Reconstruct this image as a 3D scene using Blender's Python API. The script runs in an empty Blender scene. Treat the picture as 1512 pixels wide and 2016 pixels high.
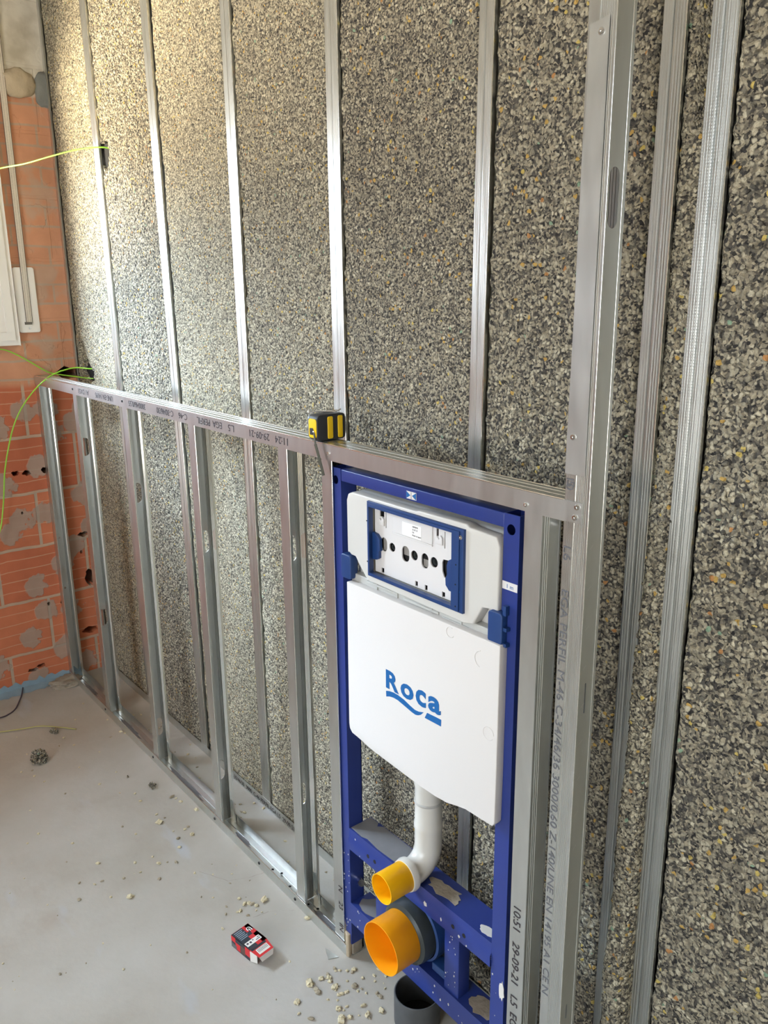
import bpy, bmesh, math, random
import numpy as np
from mathutils import Matrix, Vector
random.seed(7)
S = bpy.context.scene
COL = S.collection

# ------------------------------------------------------------------ camera
CX, CY, CZ = 1.3128, -0.9173, 1.4939
YAW, PITCH, ROLL, FPX = 0.89209, 0.26393, -0.00995, 1624.62
fw = Vector((-math.sin(YAW)*math.cos(PITCH), math.cos(YAW)*math.cos(PITCH), -math.sin(PITCH)))
rt = Vector((math.cos(YAW), math.sin(YAW), 0)); up = rt.cross(fw)
r2 = rt*math.cos(ROLL)+up*math.sin(ROLL); u2 = -rt*math.sin(ROLL)+up*math.cos(ROLL)
cam = bpy.data.objects.new('camera', bpy.data.cameras.new('camera')); COL.objects.link(cam)
cam.matrix_world = Matrix(((r2.x,u2.x,-fw.x,CX),(r2.y,u2.y,-fw.y,CY),(r2.z,u2.z,-fw.z,CZ),(0,0,0,1)))
cam.data.sensor_fit = 'VERTICAL'; cam.data.sensor_height = 36
cam.data.lens = 36*FPX/2016; cam.data.clip_start = .02
S.camera = cam

# ------------------------------------------------------------------ light
EXPOSURE = -0.16
W = bpy.data.worlds.new('world'); S.world = W; W.use_nodes = True
wn = W.node_tree.nodes; wl = W.node_tree.links; bg = wn['Background']
tc = wn.new('ShaderNodeTexCoord'); sx = wn.new('ShaderNodeSeparateXYZ'); cr = wn.new('ShaderNodeValToRGB')
wl.new(tc.outputs['Generated'], sx.inputs[0]); 
mr = wn.new('ShaderNodeMapRange'); mr.inputs[1].default_value = -.5; mr.inputs[2].default_value = .5
wl.new(sx.outputs['Z'], mr.inputs[0]); wl.new(mr.outputs[0], cr.inputs[0])
e = cr.color_ramp.elements
e[0].position = .35; e[0].color = (1.0, .92, .80, 1)
e[1].position = .58; e[1].color = (.80, .90, 1.0, 1)
wl.new(cr.outputs[0], bg.inputs[0]); bg.inputs[1].default_value = 6.0

def area(name, loc, target, sx_, sy_, power, color):
    l = bpy.data.lights.new(name, 'AREA'); l.shape = 'RECTANGLE'; l.size = sx_; l.size_y = sy_
    l.energy = power; l.color = color
    o = bpy.data.objects.new(name, l); COL.objects.link(o); o.location = loc
    o.rotation_euler = (Vector(target)-Vector(loc)).to_track_quat('-Z', 'Y').to_euler()
    return o
# warm light thrown up from the sunlit ground outside the window, cool sky light coming down through it
area('sunlit_ground_bounce', (-3.7, -3.4, .25), (-1.7, .1, 2.0), 3.6, 1.8, 2300, (1.0, .84, .58))
area('outside_sky_light', (-3.3, -2.6, 3.1), (-1.6, 0, 1.1), 3.4, 1.6, 2000, (.66, .83, 1.0))
# frontal fill added at an unseen opening behind the camera
area('front_fill_light', (.9, -2.98, 1.35), (.3, 0, 1.0), 1.6, 2.0, 17, (1.0, .985, .97))
S.view_settings.view_transform = 'Standard'; S.view_settings.look = 'None'
S.view_settings.gamma = 1; S.view_settings.use_curve_mapping = False
S.view_settings.exposure = EXPOSURE

# ------------------------------------------------------------------ helpers
def srgb(r, g, b):
    f = lambda c: (c/255/12.92) if c/255 <= .04045 else ((c/255+.055)/1.055)**2.4
    return (f(r), f(g), f(b), 1)

def mat(name, col=(.5,.5,.5,1), rough=.5, metal=0., bump=None, var=None, spec=.5, trans=0.):
    m = bpy.data.materials.new(name); m.use_nodes = True
    n = m.node_tree.nodes; l = m.node_tree.links; b = n['Principled BSDF']
    b.inputs['Base Color'].default_value = col; b.inputs['Roughness'].default_value = rough
    b.inputs['Metallic'].default_value = metal
    b.inputs['Specular IOR Level'].default_value = spec
    if trans: b.inputs['Transmission Weight'].default_value = trans
    t = n.new('ShaderNodeTexCoord')
    if var:   # (scale, amount)
        no = n.new('ShaderNodeTexNoise'); no.inputs['Scale'].default_value = var[0]; no.inputs['Detail'].default_value = 5
        l.new(t.outputs['Object'], no.inputs['Vector'])
        mx = n.new('ShaderNodeMix'); mx.data_type = 'RGBA'
        a = var[1]
        mx.inputs[6].default_value = tuple(c*(1-a) for c in col[:3])+(1,)
        mx.inputs[7].default_value = tuple(min(1, c*(1+a)) for c in col[:3])+(1,)
        l.new(no.outputs['Fac'], mx.inputs[0]); l.new(mx.outputs[2], b.inputs['Base Color'])
    if bump:  # (scale, strength, distance)
        nb = n.new('ShaderNodeTexNoise'); nb.inputs['Scale'].default_value = bump[0]; nb.inputs['Detail'].default_value = 4
        l.new(t.outputs['Object'], nb.inputs['Vector'])
        bu = n.new('ShaderNodeBump'); bu.inputs['Strength'].default_value = bump[1]; bu.inputs['Distance'].default_value = bump[2]
        l.new(nb.outputs['Fac'], bu.inputs['Height']); l.new(bu.outputs[0], b.inputs['Normal'])
    return m

def ramp(n, stops, interp='LINEAR'):
    r = n.new('ShaderNodeValToRGB'); r.color_ramp.interpolation = interp
    el = r.color_ramp.elements
    while len(el) < len(stops): el.new(.5)
    for e_, (p, c) in zip(el, stops): e_.position = p; e_.color = c
    return r

def foam_mat(name, cell, dark, warm, contrast=1.0):
    m = bpy.data.materials.new(name); m.use_nodes = True
    n = m.node_tree.nodes; l = m.node_tree.links; b = n['Principled BSDF']
    b.inputs['Roughness'].default_value = .85; b.inputs['Specular IOR Level'].default_value = .15
    g = n.new('ShaderNodeNewGeometry')
    # gentle warping so that the chips are not regular
    nz = n.new('ShaderNodeTexNoise'); nz.inputs['Scale'].default_value = .55/cell; nz.inputs['Detail'].default_value = 3
    l.new(g.outputs['Position'], nz.inputs['Vector'])
    vs = n.new('ShaderNodeVectorMath'); vs.operation = 'SCALE'; vs.inputs[3].default_value = 1.25*cell
    l.new(nz.outputs['Color'], vs.inputs[0])
    va = n.new('ShaderNodeVectorMath'); va.operation = 'ADD'; l.new(g.outputs['Position'], va.inputs[0]); l.new(vs.outputs[0], va.inputs[1])
    V = []
    for k, sc in ((0, 1/cell), (1, 2.1/cell), (2, .55/cell)):
        v = n.new('ShaderNodeTexVoronoi'); v.voronoi_dimensions = '3D'; v.feature = 'F1'
        v.inputs['Scale'].default_value = sc; l.new(va.outputs[0], v.inputs['Vector'])
        s_ = n.new('ShaderNodeSeparateColor'); l.new(v.outputs['Color'], s_.inputs[0]); V.append((v, s_))
    d = dark
    P = [(0, srgb(66,65,64)), (max(.03, .10+.5*d), srgb(94,93,90)), (.22+.55*d, srgb(132,129,119)), (.36+.5*d, srgb(164,159,144)),
         (.62+.28*d, srgb(191,185,167)), (.93, srgb(214,208,188))]
    r0 = ramp(n, P, 'LINEAR'); l.new(V[0][1].outputs[0], r0.inputs[0])
    r1 = ramp(n, [(0, srgb(50,50,52)), (.2+.4*d, srgb(82,80,79)), (.5+.2*d, srgb(122,117,107)), (.9, srgb(176,168,149))], 'LINEAR'); l.new(V[1][1].outputs[0], r1.inputs[0])
    # accents: rare ochre, rust and mint chips
    acc = ramp(n, [(0, srgb(196,164,98)), (.50, srgb(186,138,92)), (.62, srgb(206,186,112)), (.88, srgb(142,170,148))], 'CONSTANT'); l.new(V[0][1].outputs[1], acc.inputs[0])
    am = n.new('ShaderNodeMath'); am.operation = 'GREATER_THAN'; am.inputs[1].default_value = .955; l.new(V[0][1].outputs[2], am.inputs[0])
    am1 = n.new('ShaderNodeMath'); am1.operation = 'LESS_THAN'; am1.inputs[1].default_value = .52; l.new(V[0][0].outputs['Distance'], am1.inputs[0])
    am2 = n.new('ShaderNodeMath'); am2.operation = 'MULTIPLY'; l.new(am.outputs[0], am2.inputs[0]); l.new(am1.outputs[0], am2.inputs[1])
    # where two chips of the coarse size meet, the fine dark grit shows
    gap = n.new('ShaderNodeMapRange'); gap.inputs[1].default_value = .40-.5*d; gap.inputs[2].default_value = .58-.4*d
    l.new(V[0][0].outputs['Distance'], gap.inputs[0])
    big = n.new('ShaderNodeTexNoise'); big.inputs['Scale'].default_value = 14; big.inputs['Detail'].default_value = 5; big.inputs['Roughness'].default_value = .65
    l.new(g.outputs['Position'], big.inputs['Vector'])
    br = n.new('ShaderNodeMapRange'); br.inputs[1].default_value = .42; br.inputs[2].default_value = .66; br.inputs[4].default_value = .5+1.6*d
    l.new(big.outputs['Fac'], br.inputs[0])
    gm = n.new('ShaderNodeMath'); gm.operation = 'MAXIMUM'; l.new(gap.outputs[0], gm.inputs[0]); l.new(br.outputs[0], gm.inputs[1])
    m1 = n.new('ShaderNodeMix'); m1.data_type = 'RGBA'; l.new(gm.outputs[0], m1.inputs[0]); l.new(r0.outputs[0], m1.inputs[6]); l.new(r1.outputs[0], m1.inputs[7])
    m2 = n.new('ShaderNodeMix'); m2.data_type = 'RGBA'; l.new(am2.outputs[0], m2.inputs[0]); l.new(m1.outputs[2], m2.inputs[6]); l.new(acc.outputs[0], m2.inputs[7])
    hs = n.new('ShaderNodeMix'); hs.data_type = 'RGBA'; hs.blend_type = 'MULTIPLY'; hs.inputs[0].default_value = 1
    hs.inputs[7].default_value = (1.0, 1-.02*warm, 1-.09*warm, 1); l.new(m2.outputs[2], hs.inputs[6])
    l.new(hs.outputs[2], b.inputs['Base Color'])
    h1 = n.new('ShaderNodeMath'); h1.operation = 'MULTIPLY_ADD'; h1.inputs[1].default_value = -.8; h1.inputs[2].default_value = 1; l.new(V[0][0].outputs['Distance'], h1.inputs[0])
    h2 = n.new('ShaderNodeMath'); h2.operation = 'MULTIPLY_ADD'; h2.inputs[1].default_value = -.35; l.new(V[1][0].outputs['Distance'], h2.inputs[0]); l.new(h1.outputs[0], h2.inputs[2])
    bu = n.new('ShaderNodeBump'); bu.inputs['Strength'].default_value = 1.0*contrast; bu.inputs['Distance'].default_value = .9*cell
    l.new(h2.outputs[0], bu.inputs['Height']); l.new(bu.outputs[0], b.inputs['Normal'])
    return m

def galv(name, col=(.68,.70,.69,1), rough=.36):
    m = mat(name, col, rough, 1.0)
    n = m.node_tree.nodes; l = m.node_tree.links; b = n['Principled BSDF']
    t = n.new('ShaderNodeNewGeometry')
    mp = n.new('ShaderNodeMapping'); mp.inputs['Scale'].default_value = (60, 60, 14); l.new(t.outputs['Position'], mp.inputs[0])
    no = n.new('ShaderNodeTexNoise'); no.inputs['Scale'].default_value = 1; no.inputs['Detail'].default_value = 4; l.new(mp.outputs[0], no.inputs['Vector'])
    mr_ = n.new('ShaderNodeMapRange'); mr_.inputs[3].default_value = rough-.05; mr_.inputs[4].default_value = rough+.07; l.new(no.outputs['Fac'], mr_.inputs[0]); l.new(mr_.outputs[0], b.inputs['Roughness'])
    mx = n.new('ShaderNodeMix'); mx.data_type = 'RGBA'; mx.inputs[6].default_value = tuple(c*.9 for c in col[:3])+(1,); mx.inputs[7].default_value = tuple(min(1, c*1.1) for c in col[:3])+(1,)
    l.new(no.outputs['Fac'], mx.inputs[0]); l.new(mx.outputs[2], b.inputs['Base Color'])
    return m

def stipple(name, axis='Z'):
    "galvanised steel with the pressed grid of small dimples"
    m = galv(name, rough=.30); n = m.node_tree.nodes; l = m.node_tree.links; b = n['Principled BSDF']
    t = n.new('ShaderNodeNewGeometry'); s_ = n.new('ShaderNodeSeparateXYZ'); l.new(t.outputs['Position'], s_.inputs[0])
    a = n.new('ShaderNodeMath'); a.operation = 'MULTIPLY'; a.inputs[1].default_value = 2*math.pi/.0042; l.new(s_.outputs['Z'], a.inputs[0])
    c = n.new('ShaderNodeMath'); c.operation = 'SINE'; l.new(a.outputs[0], c.inputs[0])
    a2 = n.new('ShaderNodeMath'); a2.operation = 'MULTIPLY'; a2.inputs[1].default_value = 2*math.pi/.0035; l.new(s_.outputs['X'], a2.inputs[0])
    c2 = n.new('ShaderNodeMath'); c2.operation = 'SINE'; l.new(a2.outputs[0], c2.inputs[0])
    p = n.new('ShaderNodeMath'); p.operation = 'MULTIPLY'; l.new(c.outputs[0], p.inputs[0]); l.new(c2.outputs[0], p.inputs[1])
    p2 = n.new('ShaderNodeMath'); p2.operation = 'MULTIPLY_ADD'; p2.inputs[1].default_value = .8; l.new(c2.outputs[0], p2.inputs[0]); l.new(p.outputs[0], p2.inputs[2])
    bu = n.new('ShaderNodeBump'); bu.inputs['Strength'].default_value = .12; bu.inputs['Distance'].default_value = .0005
    l.new(p2.outputs[0], bu.inputs['Height']); l.new(bu.outputs[0], b.inputs['Normal'])
    return m

M = {}
M['galv'] = galv('galvanised_steel'); M['stip'] = stipple('stippled_galvanised_steel')
M['bright'] = mat('bent_steel_edge', (.92,.93,.92,1), .16, 1.)
M['screw'] = mat('zinc_screw', (.8,.8,.8,1), .2, 1.)
M['dark_screw'] = mat('phosphated_screw', srgb(40,40,44), .5)
M['ink'] = mat('black_ink', srgb(52,46,50), .6)
M['grey_ink'] = mat('faded_ink', srgb(96,96,100), .6)
M['emboss_shaded'] = galv('embossed_steel_shaded', (.45,.46,.46,1), .4)  # shade behind the tall stud's oval slot, put into the steel's colour
M['navy'] = mat('navy_enamel', srgb(36,54,124), .38, bump=(60,.12,.001), var=(18,.12))
M['inner_blue'] = mat('blue_plastic', srgb(28,60,114), .42, var=(30,.08))
M['cist'] = mat('white_plastic_tank', srgb(205,203,198), .42, var=(12,.02), bump=(25,.05,.001))
M['skirt'] = mat('translucent_plastic', srgb(180,180,176), .4, var=(15,.05))
M['plate'] = mat('matt_white_plate', srgb(216,213,212), .5)
M['eps'] = mat('white_polystyrene', srgb(213,209,206), .75, bump=(220,.12,.001), var=(6,.012))
M['pvcw'] = mat('white_pvc', srgb(208,206,200), .22)
M['pvcframe'] = mat('window_pvc', srgb(236,232,226), .35)
M['logo'] = mat('logo_blue', srgb(0,92,158), .6)
M['yellow'] = mat('yellow_plastic', srgb(250,186,10), .38, spec=.35)
M['rubber'] = mat('black_rubber', srgb(52,58,58), .35, var=(30,.2))
M['blackpipe'] = mat('grey_black_pipe', srgb(74,76,78), .45, var=(30,.35), bump=(60,.2,.001))
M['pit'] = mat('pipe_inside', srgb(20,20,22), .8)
M['green'] = mat('green_cable', srgb(150,214,60), .4)
M['tapey'] = mat('tape_yellow', srgb(246,204,30), .4)
M['tapek'] = mat('tape_black', srgb(46,48,54), .5, bump=(300,.2,.0005))
M['tapeg'] = mat('tape_grey', srgb(140,146,156), .35, .4)
M['blade'] = mat('dark_strap', srgb(74,76,66), .4, var=(80,.3))
M['hole'] = mat('hole_shade_debris', srgb(24,24,26), .9)  # near-black: shade inside holes as colour; loose track debris shares it
M['red'] = mat('red_card', srgb(206,44,50), .5); M['cardk'] = mat('dark_card', srgb(42,48,58), .5)
M['cardw'] = mat('white_card', srgb(228,226,222), .6); M['cardb'] = mat('brown_card', srgb(96,74,66), .6)
M['wood'] = mat('dusty_wood', srgb(176,160,136), .8, var=(40,.2), bump=(80,.3,.002))
M['wire'] = mat('dark_wire', srgb(70,62,74), .5); M['straw'] = mat('dry_straw', srgb(170,166,104), .7)
M['film'] = mat('blue_film', srgb(128,150,164), .35, var=(20,.2))
M['dirt'] = mat('mortar_grey', srgb(150,140,126), .9, var=(60,.25), bump=(90,.6,.004))
M['crumb'] = mat('cream_foam_crumb', srgb(200,190,160), .9, var=(150,.2))
M['crumbg'] = mat('grey_foam_crumb', srgb(160,150,130), .9, var=(150,.3))
M['strap'] = mat('roller_strap', srgb(214,204,190), .8, var=(200,.1)); M['strapedge'] = mat('strap_edge', srgb(92,82,76), .8)
M['dust'] = mat('grey_dust', srgb(120,120,124), .95, var=(40,.15)); M['splat'] = mat('plaster_splash', srgb(206,202,196), .9)
M['steelclip'] = mat('bright_metal', (.8,.82,.86,1), .18, 1.)

class MB:
    def __init__(s): s.v = []; s.f = []; s.sm = []
    def add(s, vs, fs, smooth=False):
        o = len(s.v); s.v += [tuple(v) for v in vs]; s.f += [tuple(i+o for i in f) for f in fs]; s.sm += [smooth]*len(fs); return s
    def box(s, x0, x1, y0, y1, z0, z1):
        vs = [(x, y, z) for z in (z0, z1) for y in (y0, y1) for x in (x0, x1)]
        return s.add(vs, [(0,2,3,1),(4,5,7,6),(0,1,5,4),(2,6,7,3),(0,4,6,2),(1,3,7,5)])
    def sheet(s, pts, t, a, b, fn):
        "polyline of (u,v) given thickness t, swept from a to b; fn(u,v,w)->xyz"
        P = [Vector(p) for p in pts]; L = []; R = []
        for i, p in enumerate(P):
            d = (P[min(i+1, len(P)-1)]-P[max(i-1, 0)]).normalized(); nn = Vector((-d.y, d.x))*t/2
            L.append(p+nn); R.append(p-nn)
        loop = L+R[::-1]; k = len(loop); n = len(P)
        vs = [fn(q.x, q.y, a) for q in loop]+[fn(q.x, q.y, b) for q in loop]
        fs = [(i, (i+1) % k, (i+1) % k+k, i+k) for i in range(k)]
        for i in range(n-1):
            fs.append((i, k-1-i, k-2-i, i+1)); fs.append((i+k, i+1+k, 2*k-2-i, 2*k-1-i))
        return s.add(vs, fs)
    def prism(s, poly, a, b, fn, smooth=False):
        k = len(poly); vs = [fn(u, v, a) for u, v in poly]+[fn(u, v, b) for u, v in poly]
        s.add(vs, [tuple(range(k))[::-1], tuple(range(k, 2*k))]); 
        o = len(s.v)-2*k
        for i in range(k): s.f.append((o+i, o+(i+1) % k, o+(i+1) % k+k, o+i+k)); s.sm.append(smooth)
        return s
    def tube(s, pts, r, seg=12, caps=True):
        P = [Vector(p) for p in pts]; rr = r if isinstance(r, (list, tuple)) else [r]*len(P)
        ref = Vector((.13, .27, .95)); rings = []
        t0 = (P[1]-P[0]).normalized(); u = t0.cross(ref).normalized()
        for i, p in enumerate(P):
            t = (P[min(i+1, len(P)-1)]-P[max(i-1, 0)]).normalized()
            u = (u-t*u.dot(t)).normalized(); w = t.cross(u)
            rings.append([p+(u*math.cos(2*math.pi*k/seg)+w*math.sin(2*math.pi*k/seg))*rr[i] for k in range(seg)])
        vs = [v for rg in rings for v in rg]; fs = []
        for i in range(len(P)-1):
            for k in range(seg): fs.append((i*seg+k, i*seg+(k+1) % seg, (i+1)*seg+(k+1) % seg, (i+1)*seg+k))
        s.add(vs, fs, True)
        if caps: s.add(rings[0], [tuple(range(seg))[::-1]]); s.add(rings[-1], [tuple(range(seg))])
        return s
    def lathe(s, prof, c, ax, seg=48, close=False):
        "prof: list of (radius, distance along ax)"
        A = Vector(ax).normalized(); u = A.orthogonal().normalized(); w = A.cross(u); c = Vector(c)
        vs = [c+A*d+(u*math.cos(2*math.pi*k/seg)+w*math.sin(2*math.pi*k/seg))*r for r, d in prof for k in range(seg)]
        n = len(prof); fs = []
        for i in range(n if close else n-1):
            j = (i+1) % n
            for k in range(seg): fs.append((i*seg+k, i*seg+(k+1) % seg, j*seg+(k+1) % seg, j*seg+k))
        return s.add(vs, fs, True)
    def build(s, name, m, parent=None, loc=None, bevel=0, local=False, sharp=40, label=None):
        base = Vector((0,0,0)) if local else (wloc(parent) if parent else Vector(loc or (0,0,0)))
        me = bpy.data.meshes.new(name); me.from_pydata([tuple(Vector(v)-base) for v in s.v], [], s.f)
        me.polygons.foreach_set('use_smooth', s.sm); me.update()
        bm = bmesh.new(); bm.from_mesh(me); bmesh.ops.remove_doubles(bm, verts=bm.verts, dist=1e-6) if False else None
        bmesh.ops.recalc_face_normals(bm, faces=bm.faces); bm.to_mesh(me); bm.free()
        o = bpy.data.objects.new(name, me); COL.objects.link(o)
        if m: me.materials.append(m)
        if parent: o.parent = parent
        else: o.location = base
        if bevel:
            bmm = bmesh.new(); bmm.from_mesh(me)
            bmesh.ops.remove_doubles(bmm, verts=bmm.verts, dist=1e-6)
            es = [x for x in bmm.edges if len(x.link_faces) == 2 and x.calc_face_angle(0) > math.radians(30)]
            bmesh.ops.bevel(bmm, geom=es, offset=bevel, segments=3, profile=.5, affect='EDGES', clamp_overlap=True)
            for f in bmm.faces: f.smooth = True
            bmm.to_mesh(me); bmm.free()
            try: me.set_sharp_from_angle(angle=math.radians(sharp))
            except Exception: pass
        else:
            try: me.set_sharp_from_angle(angle=math.radians(sharp))
            except Exception: pass
        if label: o['label'] = label
        return o

def wloc(o):
    v = Vector((0,0,0))
    while o: v += Vector(o.location); o = o.parent
    return v
def tag(o, label, cat, group=None, kind=None):
    o['label'] = label; o['category'] = cat
    if group: o['group'] = group
    if kind: o['kind'] = kind
    return o
def thing(name, label, cat, loc=(0,0,0), group=None):
    o = bpy.data.objects.new(name, None); COL.objects.link(o); o.location = loc; o.empty_display_size = .05
    return tag(o, label, cat, group)
def struct(o): o['kind'] = 'structure'; return o
def copy_tree(o, parent=None):
    c = o.copy(); COL.objects.link(c); c.parent = parent
    for ch in list(o.children): copy_tree(ch, c)
    return c

XY = lambda u, v, w: (u, v, w)       # profile in plan, swept upwards
XZ = lambda u, v, w: (u, w, v)       # drawn on a wall facing the room, swept in depth
YZ = lambda u, v, w: (w, u, v)       # drawn in y,z, swept along x

def plate2d(outer, holes, t, fn):
    "flat plate with real holes: filled 2D curve -> mesh; centred thickness t"
    cu = bpy.data.curves.new('tmp', 'CURVE'); cu.dimensions = '2D'; cu.fill_mode = 'BOTH'; cu.extrude = t/2
    for poly in [outer]+list(holes):
        sp = cu.splines.new('POLY'); sp.points.add(len(poly)-1); sp.use_cyclic_u = True
        for p, q in zip(sp.points, poly): p.co = (q[0], q[1], 0, 1)
    o = bpy.data.objects.new('tmp', cu); COL.objects.link(o)
    me = bpy.data.meshes.new_from_object(o.evaluated_get(bpy.context.evaluated_depsgraph_get()))
    vs = [fn(v.co.x, v.co.y, v.co.z) for v in me.vertices]; fs = [tuple(p.vertices) for p in me.polygons]
    bpy.data.objects.remove(o); bpy.data.curves.remove(cu); bpy.data.meshes.remove(me)
    mb = MB(); mb.add(vs, fs); return mb
def oval(cx, cy, w, h, n=10):
    r = w/2; pts = []
    for k in range(n+1): a = math.pi*k/n; pts.append((cx+r*math.cos(a), cy+h/2-r+r*math.sin(a)))
    for k in range(n+1): a = math.pi+math.pi*k/n; pts.append((cx+r*math.cos(a), cy-h/2+r+r*math.sin(a)))
    return pts
def circ(cx, cy, rx, ry=None, n=20):
    ry = ry or rx; return [(cx+rx*math.cos(2*math.pi*k/n), cy+ry*math.sin(2*math.pi*k/n)) for k in range(n)]
def rect(x0, x1, y0, y1): return [(x0, y0), (x1, y0), (x1, y1), (x0, y1)]
def rrect(x0, x1, y0, y1, r, n=5):
    p = []
    for cx, cy, a0 in ((x1-r, y1-r, 0), (x0+r, y1-r, 90), (x0+r, y0+r, 180), (x1-r, y0+r, 270)):
        for k in range(n+1): a = math.radians(a0+90*k/n); p.append((cx+r*math.cos(a), cy+r*math.sin(a)))
    return p
def blobpoly(cx, cy, rx, ry, seed, n=14, j=.28):
    R = random.Random(seed); return [(cx+rx*(1+R.uniform(-j, j))*math.cos(2*math.pi*k/n), cy+ry*(1+R.uniform(-j, j))*math.sin(2*math.pi*k/n)) for k in range(n)]

def text(body, name, size, m, parent, mw, bold=0., squeeze=1., spacing=1., align='LEFT', label=None, shear=0.):
    cu = bpy.data.curves.new('tmp', 'FONT'); cu.body = body; cu.size = size; cu.offset = bold; cu.extrude = .00012
    cu.space_character = spacing; cu.align_x = align; cu.shear = shear; cu.resolution_u = 3
    o = bpy.data.objects.new('tmp', cu); COL.objects.link(o)
    me = bpy.data.meshes.new_from_object(o.evaluated_get(bpy.context.evaluated_depsgraph_get()))
    mb = MB(); mb.add([mw @ Vector((v.co.x*squeeze, v.co.y, v.co.z)) for v in me.vertices], [tuple(p.vertices) for p in me.polygons])
    bpy.data.objects.remove(o); bpy.data.curves.remove(cu); bpy.data.meshes.remove(me)
    return mb.build(name, m, parent, label=label)
def front(x, y, z, rot=0.):
    "matrix that lays drawing-plane x,y on a surface facing -Y, turned by rot degrees in that plane"
    return Matrix.Translation((x, y, z)) @ Matrix.Rotation(math.radians(90), 4, 'X') @ Matrix.Rotation(math.radians(rot), 4, 'Z')

def screw(name, parent, p, ax, r=.0045, m=None):
    mb = MB(); p = Vector(p); A = Vector(ax).normalized()
    mb.lathe([(r*.28, .0009), (r*.34, .0022), (r*.8, .0020), (r, .0008), (r, 0), (r*.1, -.003)], p, A, 14)
    mb.add([p+A*.0009+A.orthogonal().normalized()*r*.3*math.cos(k)+A.cross(A.orthogonal().normalized())*r*.3*math.sin(k) for k in [i*math.pi/4 for i in range(8)]], [tuple(range(8))])
    return mb.build(name, m or M['screw'], parent)

# ------------------------------------------------------------------ room
XB = -1.8517; D = .154; H = 1.2014; X1 = 3.0; Y0 = -3.0; ZC = 2.75; YB = .205

fm = bpy.data.materials.new('concrete_screed'); fm.use_nodes = True
n = fm.node_tree.nodes; l = fm.node_tree.links; b = n['Principled BSDF']; b.inputs['Roughness'].default_value = .82; b.inputs['Specular IOR Level'].default_value = .3
g = n.new('ShaderNodeNewGeometry')
n1 = n.new('ShaderNodeTexNoise'); n1.inputs['Scale'].default_value = 2.2; n1.inputs['Detail'].default_value = 7; n1.inputs['Roughness'].default_value = .6; l.new(g.outputs['Position'], n1.inputs['Vector'])
r1 = ramp(n, [(.3, srgb(160,154,144)), (.5, srgb(172,168,160)), (.7, srgb(181,179,174))]); l.new(n1.outputs['Fac'], r1.inputs[0])
n2 = n.new('ShaderNodeTexNoise'); n2.inputs['Scale'].default_value = 5; n2.inputs['Detail'].default_value = 6; l.new(g.outputs['Position'], n2.inputs['Vector'])
r2_ = ramp(n, [(.60, (0,0,0,1)), (.72, (.45,.45,.45,1))]); l.new(n2.outputs['Fac'], r2_.inputs[0])
mx = n.new('ShaderNodeMix'); mx.data_type = 'RGBA'; l.new(r2_.outputs[0], mx.inputs[0]); l.new(r1.outputs[0], mx.inputs[6]); mx.inputs[7].default_value = srgb(156,144,131)
n3 = n.new('ShaderNodeTexNoise'); n3.inputs['Scale'].default_value = 3.1; n3.inputs['Detail'].default_value = 4; 
mp3 = n.new('ShaderNodeMapping'); mp3.inputs['Location'].default_value = (4,2,9); mp3.inputs['Scale'].default_value = (1,2.5,1); l.new(g.outputs['Position'], mp3.inputs[0]); l.new(mp3.outputs[0], n3.inputs['Vector'])
r3 = ramp(n, [(.62, (0,0,0,1)), (.72, (.6,.6,.6,1))]); l.new(n3.outputs['Fac'], r3.inputs[0])
mx3 = n.new('ShaderNodeMix'); mx3.data_type = 'RGBA'; l.new(r3.outputs[0], mx3.inputs[0]); l.new(mx.outputs[2], mx3.inputs[6]); mx3.inputs[7].default_value = srgb(176,184,196)
l.new(mx3.outputs[2], b.inputs['Base Color'])
nb = n.new('ShaderNodeTexNoise'); nb.inputs['Scale'].default_value = 55; nb.inputs['Detail'].default_value = 6; l.new(g.outputs['Position'], nb.inputs['Vector'])
bu = n.new('ShaderNodeBump'); bu.inputs['Strength'].default_value = .25; bu.inputs['Distance'].default_value = .003; l.new(nb.outputs['Fac'], bu.inputs['Height']); l.new(bu.outputs[0], b.inputs['Normal'])

struct(MB().box(XB-.2, X1+.15, Y0-.15, .35, -.12, 0).build('floor', fm))
plaster = mat('site_plaster', srgb(206,200,190), .9, var=(3,.05), bump=(20,.2,.003))
brickish = mat('bare_brick_tan', srgb(196,160,132), .9, var=(4,.12), bump=(20,.2,.003))
struct(MB().box(XB-.2, X1+.15, Y0-.15, .35, ZC, ZC+.12).build('ceiling', plaster))
struct(MB().box(XB-.2, X1+.15, YB, .35, 0, ZC).build('wall_back', mat('grey_block', srgb(90,88,84), .95, bump=(30,.4,.004))))
struct(MB().box(X1, X1+.15, Y0, YB, 0, ZC).build('wall_right', plaster))
wf = plate2d(rect(XB, X1, 0, ZC), [rect(.0, 1.8, .25, 2.45)], .15, lambda u, v, w: (u, Y0-.075+w, v))
struct(wf.build('wall_front', mat('grey_render', srgb(176,178,170), .9, var=(3,.06))))

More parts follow.
